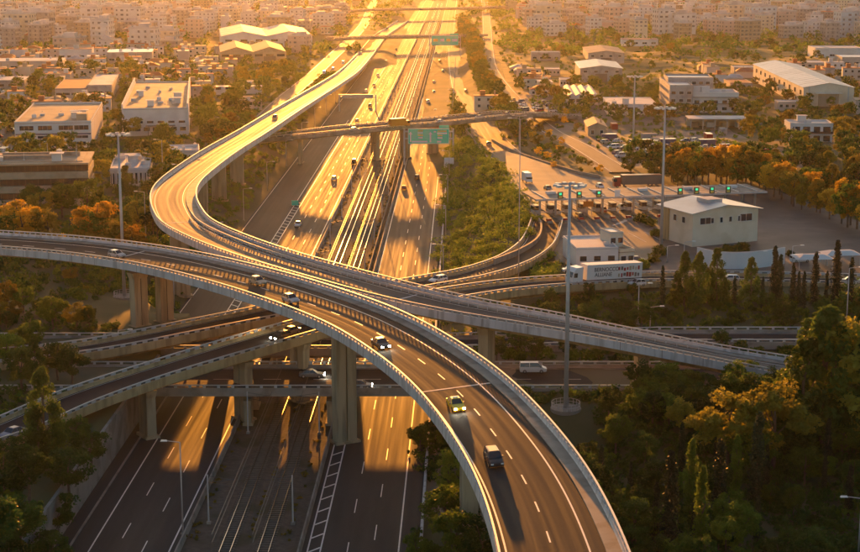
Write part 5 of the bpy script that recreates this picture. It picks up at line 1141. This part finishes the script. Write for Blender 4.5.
# right bottom thicket
wh = 'trees of the thicket at the bottom right'
for u, v, h, kd, lf in ((728, 474, 13.5, 'broad', A2), (772, 472, 14.5, 'broad', A2), (752, 480, 10, 'broad', O_), (756, 505, 14, 'cypress', CY), (700, 560, 13, 'cypress', O_), (668, 560, 15, 'cypress', CY), (690, 520, 12, 'cypress', O_), (718, 520, 12, 'cypress', CY), (735, 500, 10, 'cypress', O_), (655, 545, 9, 'cypress', CY), (627, 540, 8, 'cypress', O_),
                        (800, 455, 20, 'pine', PN), (822, 450, 24, 'pine', PN), (845, 455, 22, 'tall', A2), (865, 455, 22, 'pine', PN), (808, 420, 18, 'pine', PN), (835, 420, 18, 'tall', PN), (795, 430, 12, 'broad', PN), (858, 425, 15, 'tall', O_), (745, 388, 6, 'broad', LM), (735, 394, 6, 'broad', O_),
                        (680, 440, 7, 'broad', A2), (665, 400, 7, 'broad', O_), (640, 400, 7, 'broad', D_), (740, 552, 7, 'broad', O_), (725, 560, 6, 'broad', LM), (448, 500, 8, 'tall', LM), (446, 545, 9, 'broad', O_), (470, 540, 8, 'broad', D_), (455, 570, 9, 'broad', O_), (480, 570, 8, 'broad', D_)): ptree(kd, lf, u, v, h, wh, wide=1.1)
fill(wh, 16, 84, 188, 262, 175, [('broad', D_), ('broad', O_), ('bush', D_), ('bush', O_), ('cypress', CY), ('broad', D_)], 4.2, 7.5, 2.6, 7, -2)
wh2 = wh
fill('trees beside the right carriageway below the curving flyover', -4, 8, 200, 262, 16, [('broad', D_), ('bush', O_), ('broad', O_)], 4, 6.5, 2.2, 17, -3)
fill(wh, 34, 92, 250, 267.5, 60, [('broad', D_), ('broad', O_), ('bush', O_)], 5, 7, 2.6, 27, -1.5)
# slope between the descending flyover and the toll road
fill('dark shrubs on the slope behind the descending flyover', 12, 110, 290, 338, 130, [('bush', D_), ('broad', D_), ('bush', D_), ('bush', O_)], 4, 6, 2.6, 8)
wh = 'conifers in front of the toll office'
for u, h, kd in ((662, 9, 'cypress'), (684, 12.5, 'pine'), (676, 8, 'pine'), (698, 12.5, 'pine'), (716, 13, 'pine'), (707, 8, 'pine'), (734, 7, 'cypress'), (750, 10.5, 'pine'), (773, 13, 'cypress'), (779, 11, 'cypress'), (792, 9, 'cypress'), (803, 8, 'cypress'), (814, 11.5, 'cypress'), (835, 14, 'cypress'), (850, 10.5, 'cypress'), (826, 7, 'cypress'), (798, 7, 'cypress'), (690, 7, 'pine'), (724, 6.5, 'pine'), (762, 7, 'cypress')):
    ptree(kd, CY if kd == 'cypress' else PN, u, 303+(u % 7), h, wh, wide=.8 if kd == 'pine' else 1.0)
wh = 'shrubs around the toll buildings'
for u, v, h in ((644, 268, 5), (660, 255, 5), (653, 262, 4.5), (735, 253, 5.5), (742, 252, 5), (727, 253, 4.5), (790, 256, 3), (640, 222, 5), (650, 226, 5), (655, 236, 4)):
    p = at(u, v, 8.05); tree('bush', rt.choice([D_, O_]), p[0], p[1], h*.62, wh, z=8.0, far=False)
# golden row behind the toll plaza
wh = 'row of golden trees behind the toll plaza'
for i in range(34):
    u = 672+i*6.2+rt.uniform(-3, 3); v = 186+max(0, u-745)*.40+rt.uniform(-6, 2); ptree(rt.choice(['broad', 'tall', 'broad']), rt.choice([G_, A2, G_, O_]), u, v, rt.uniform(9, 13), wh, far=False)
fill('trees between the toll plaza and the white cubic house', 62, 190, 470, 640, 130, [('broad', D_), ('broad', O_), ('broad', A2), ('broad', D_), ('tall', A2)], 6, 11, 3.5, 9, stuff=540, test=lambda x, y: not (55 < x < 125 and 548 < y < 690))
fill('trees around the scrap yard and the offices', 25, 240, 640, 900, 190, [('broad', O_), ('broad', D_), ('broad', A2), ('broad', LM)], 5, 9, 5, 10, stuff=600, test=lambda x, y: not (55 < x < 125 and 548 < y < 690))
fill('trees between the toll approach and the frontage road', 22, 62, 470, 760, 60, [('broad', O_), ('broad', A2), ('bush', O_), ('broad', G_)], 2.5, 4.5, 3, 11, stuff=520)
fill('tree belt along the right side of the far motorway', 4, 36, 640, 1700, 150, [('broad', O_), ('broad', A2), ('broad', O_), ('broad', D_)], 6, 10, 4, 12, stuff=560)
fill('trees bordering the dry meadow', 60, 400, 880, 1450, 60, [('broad', O_), ('broad', D_), ('broad', A2)], 5, 9, 9, 13, stuff=560)
fill('trees beside the far left local road', -150, -75, 760, 1700, 70, [('broad', O_), ('broad', LM), ('broad', A2)], 5, 9, 6, 14, stuff=560)
for (wh, lf), Vs in BATCH.items(): obj('distant_trees', quad_mesh('distant_trees', np.concatenate(Vs), M[lf]), label=HUE[lf]+' mass of '+wh, cat='trees', kind='stuff')
SHORT = {'trees on the bank at the bottom left': 'on the bottom left bank', 'golden trees behind the left end of the dark flyover': 'behind the dark flyover at left', 'trees between the long brown block and the pavilion': 'by the brown block and pavilion',
    'shrubs and trees under the left end of the dark flyover': 'below the dark flyover at left', 'trees left of the motorway beneath the sunlit flyover': 'beneath the sunlit flyover bend', 'trees of the thicket at the bottom right': 'in the bottom right thicket',
    'trees beside the right carriageway below the curving flyover': 'beside the right carriageway at bottom', 'dark shrubs on the slope behind the descending flyover': 'behind the descending flyover', 'conifers in front of the toll office': 'before the toll office',
    'shrubs around the toll buildings': 'around the toll buildings', 'row of golden trees behind the toll plaza': 'in the row behind the toll plaza', 'trees between the toll plaza and the white cubic house': 'near the white cubic house',
    'trees around the scrap yard and the offices': 'around the scrap yard', 'trees between the toll approach and the frontage road': 'between toll approach and frontage road', 'trees among the left workshops': 'among the left workshops',
    'tree belt along the right side of the far motorway': 'in the belt right of the motorway', 'trees inside the bend of the sunlit flyover': 'inside the flyover bend'}
for wh, lst in FOREST.items():
    cnt_ = {}
    for e, kd, lf in sorted(lst, key=lambda q: px(q[0].location)[0]):
        k = (kd, lf); cnt_[k] = cnt_.get(k, 0)+1
        e['label'] = '%s %s %s %s, %s such from left' % (HUE[lf], LOOK[kd], 'shrub' if kd == 'bush' else 'tree', SHORT.get(wh, wh), ordn(cnt_[k]))
# shrub cover on the slope between the motorway and the toll plaza: countless, one mass
def cover(name, label, cat, pts, r0, r1, per, leaf, m, seed):
    rg = np.random.default_rng(seed); pts = np.array(pts); n = len(pts); z = full_h(pts[:, 0], pts[:, 1]); rr = rg.uniform(r0, r1, n)
    C = np.repeat(np.stack([pts[:, 0], pts[:, 1], z+rr*.45], 1), 3, 0)+rg.normal(size=(n*3, 3))*np.repeat(rr, 3)[:, None]*np.array([.5, .5, .28])
    V = leaves(C, np.repeat(rr, 3)*.75, per, leaf, rg, .8); o = obj(name, quad_mesh(name, V, M[m]), label=label, cat=cat, kind='stuff'); return o
def scatter(x0, x1, y0, y1, n, seed, pad=0.0, test=None, roads=CLEAR):
    rd = random.Random(seed); out = []
    for _ in range(n*12):
        x, y = rd.uniform(x0, x1), rd.uniform(y0, y1)
        if abs(x) < .29*y+10 and free(x, y, pad, roads) and (not test or test(x, y)): out.append((x, y))
        if len(out) >= n: break
    return out
cover('shrub_cover', 'mass of sunlit rounded green shrubs on the slope between motorway and toll plaza', 'shrubs', scatter(-3, 30, 352, 640, 420, 1, -2.5), 1.2, 2.3, 50, .42, 'leaf_lime', 1)
cover('shrub_cover', 'darker olive scrub mixed into the slope by the toll plaza', 'shrubs', scatter(-3, 32, 340, 640, 260, 2, -2.5), .9, 1.8, 34, .42, 'leaf_olive', 2)
cover('undergrowth', 'dark undergrowth carpeting the thicket at the bottom right', 'undergrowth', scatter(-4, 96, 180, 268, 1500, 3, -3), .7, 1.5, 18, .5, 'leaf_dark', 3)
cover('undergrowth', 'dark undergrowth on the banks left of the motorway', 'undergrowth', scatter(-120, -58, 200, 420, 620, 4, -1), .6, 1.3, 18, .5, 'leaf_dark', 4)
cover('undergrowth', 'dark undergrowth on the slope behind the descending flyover', 'undergrowth', scatter(6, 110, 290, 340, 420, 5, -1), .7, 1.4, 18, .5, 'leaf_olive', 5)
rgm = random.Random(8)
def margin(x0, x1, y0, y1, n): return [q for q in ((rgm.uniform(x0, x1), rgm.uniform(y0, y1)) for _ in range(n*2)) if free(q[0], q[1]) and abs(q[0]) > .262*q[1]][:n]
for x0, x1, y0, y1, wh_ in ((60, 190, 150, 640, 'right'), (-200, -58, 150, 640, 'left')):
    cover('woodland', 'dark woodland running on beyond the %s edge' % wh_, 'trees', margin(x0, x1, y0, y1, 650), 1.4, 3.2, 22, .8, 'leaf_dark', 31)
    cover('woodland', 'olive woodland running on beyond the %s edge' % wh_, 'trees', margin(x0, x1, y0, y1, 350), 1.2, 2.8, 22, .8, 'leaf_olive', 32)
cover('verge_weeds', 'orange dry weeds along the railway median', 'weeds', [tuple(st(rgm.uniform(215, 620), rgm.choice([-38.6+rgm.uniform(-.4, .9), -24.9+rgm.uniform(-.5, .5), -30.2+rgm.uniform(-.3, .3)]))[:2]) for _ in range(520)], .18, .42, 14, .22, 'leaf_amber', 6)
cover('bank_scrub', 'green scrub covering the banks below the sunlit flyover bend', 'scrub', scatter(-150, -62, 345, 760, 1300, 15, -1), .5, 1.5, 14, .6, 'leaf_olive', 15)
cover('bank_scrub', 'green scrub between the offices and the frontage road', 'scrub', scatter(20, 230, 560, 900, 900, 16), .5, 1.5, 12, .7, 'leaf_olive', 16)
cover('bank_scrub', 'green scrub around the far workshops on the left', 'scrub', scatter(-330, -75, 760, 1250, 1100, 18), .7, 2.2, 10, 1.0, 'leaf_olive', 18)
NOF2 = [q for q in CLEAR if q[0] is not P_F2]
cover('bank_scrub', 'green growth on the slope directly beneath the sunlit flyover', 'scrub', scatter(-82, -58, 345, 1000, 900, 25, -1, None, NOF2), .6, 1.5, 16, .55, 'leaf_olive', 25)
cover('bank_scrub', 'yellow green growth on the slope directly beneath the sunlit flyover', 'scrub', scatter(-82, -58, 345, 1000, 350, 26, -1, None, NOF2), .5, 1.3, 16, .5, 'leaf_lime', 26)
cover('bank_scrub', 'scrub on the right bank of the far motorway', 'scrub', scatter(-4, 42, 640, 1400, 800, 19, -2), .6, 1.7, 11, .8, 'leaf_olive', 19)
cover('meadow_scrub', 'tufts and scrub scattered over the dry golden meadow', 'scrub', scatter(50, 400, 870, 1440, 1000, 7), .6, 1.9, 10, 1.0, 'leaf_lime', 7)
cover('street_trees', 'distant street trees filling the gaps of the town', 'trees', scatter(-700, 700, 1150, 2450, 2300, 9), 2.8, 6.2, 14, 2.0, 'leaf_olive', 9)
# ================================================================ golden evening haze
hb = MB().box(0, 2700, -2.5, 10600, 6800, 90).mesh('haze', M['white_wall']); hm = bpy.data.materials.new('haze'); hm.use_nodes = True; n = hm.node_tree; n.nodes.clear()
vo = n.nodes.new('ShaderNodeVolumePrincipled'); vo.inputs['Color'].default_value = (.95, .93, .9, 1); vo.inputs['Density'].default_value = HAZE; vo.inputs['Anisotropy'].default_value = HAZE_G
ou = n.nodes.new('ShaderNodeOutputMaterial'); n.links.new(vo.outputs[0], ou.inputs['Volume']); hb.materials.clear(); hb.materials.append(hm); obj('haze', hb, kind='stuff')
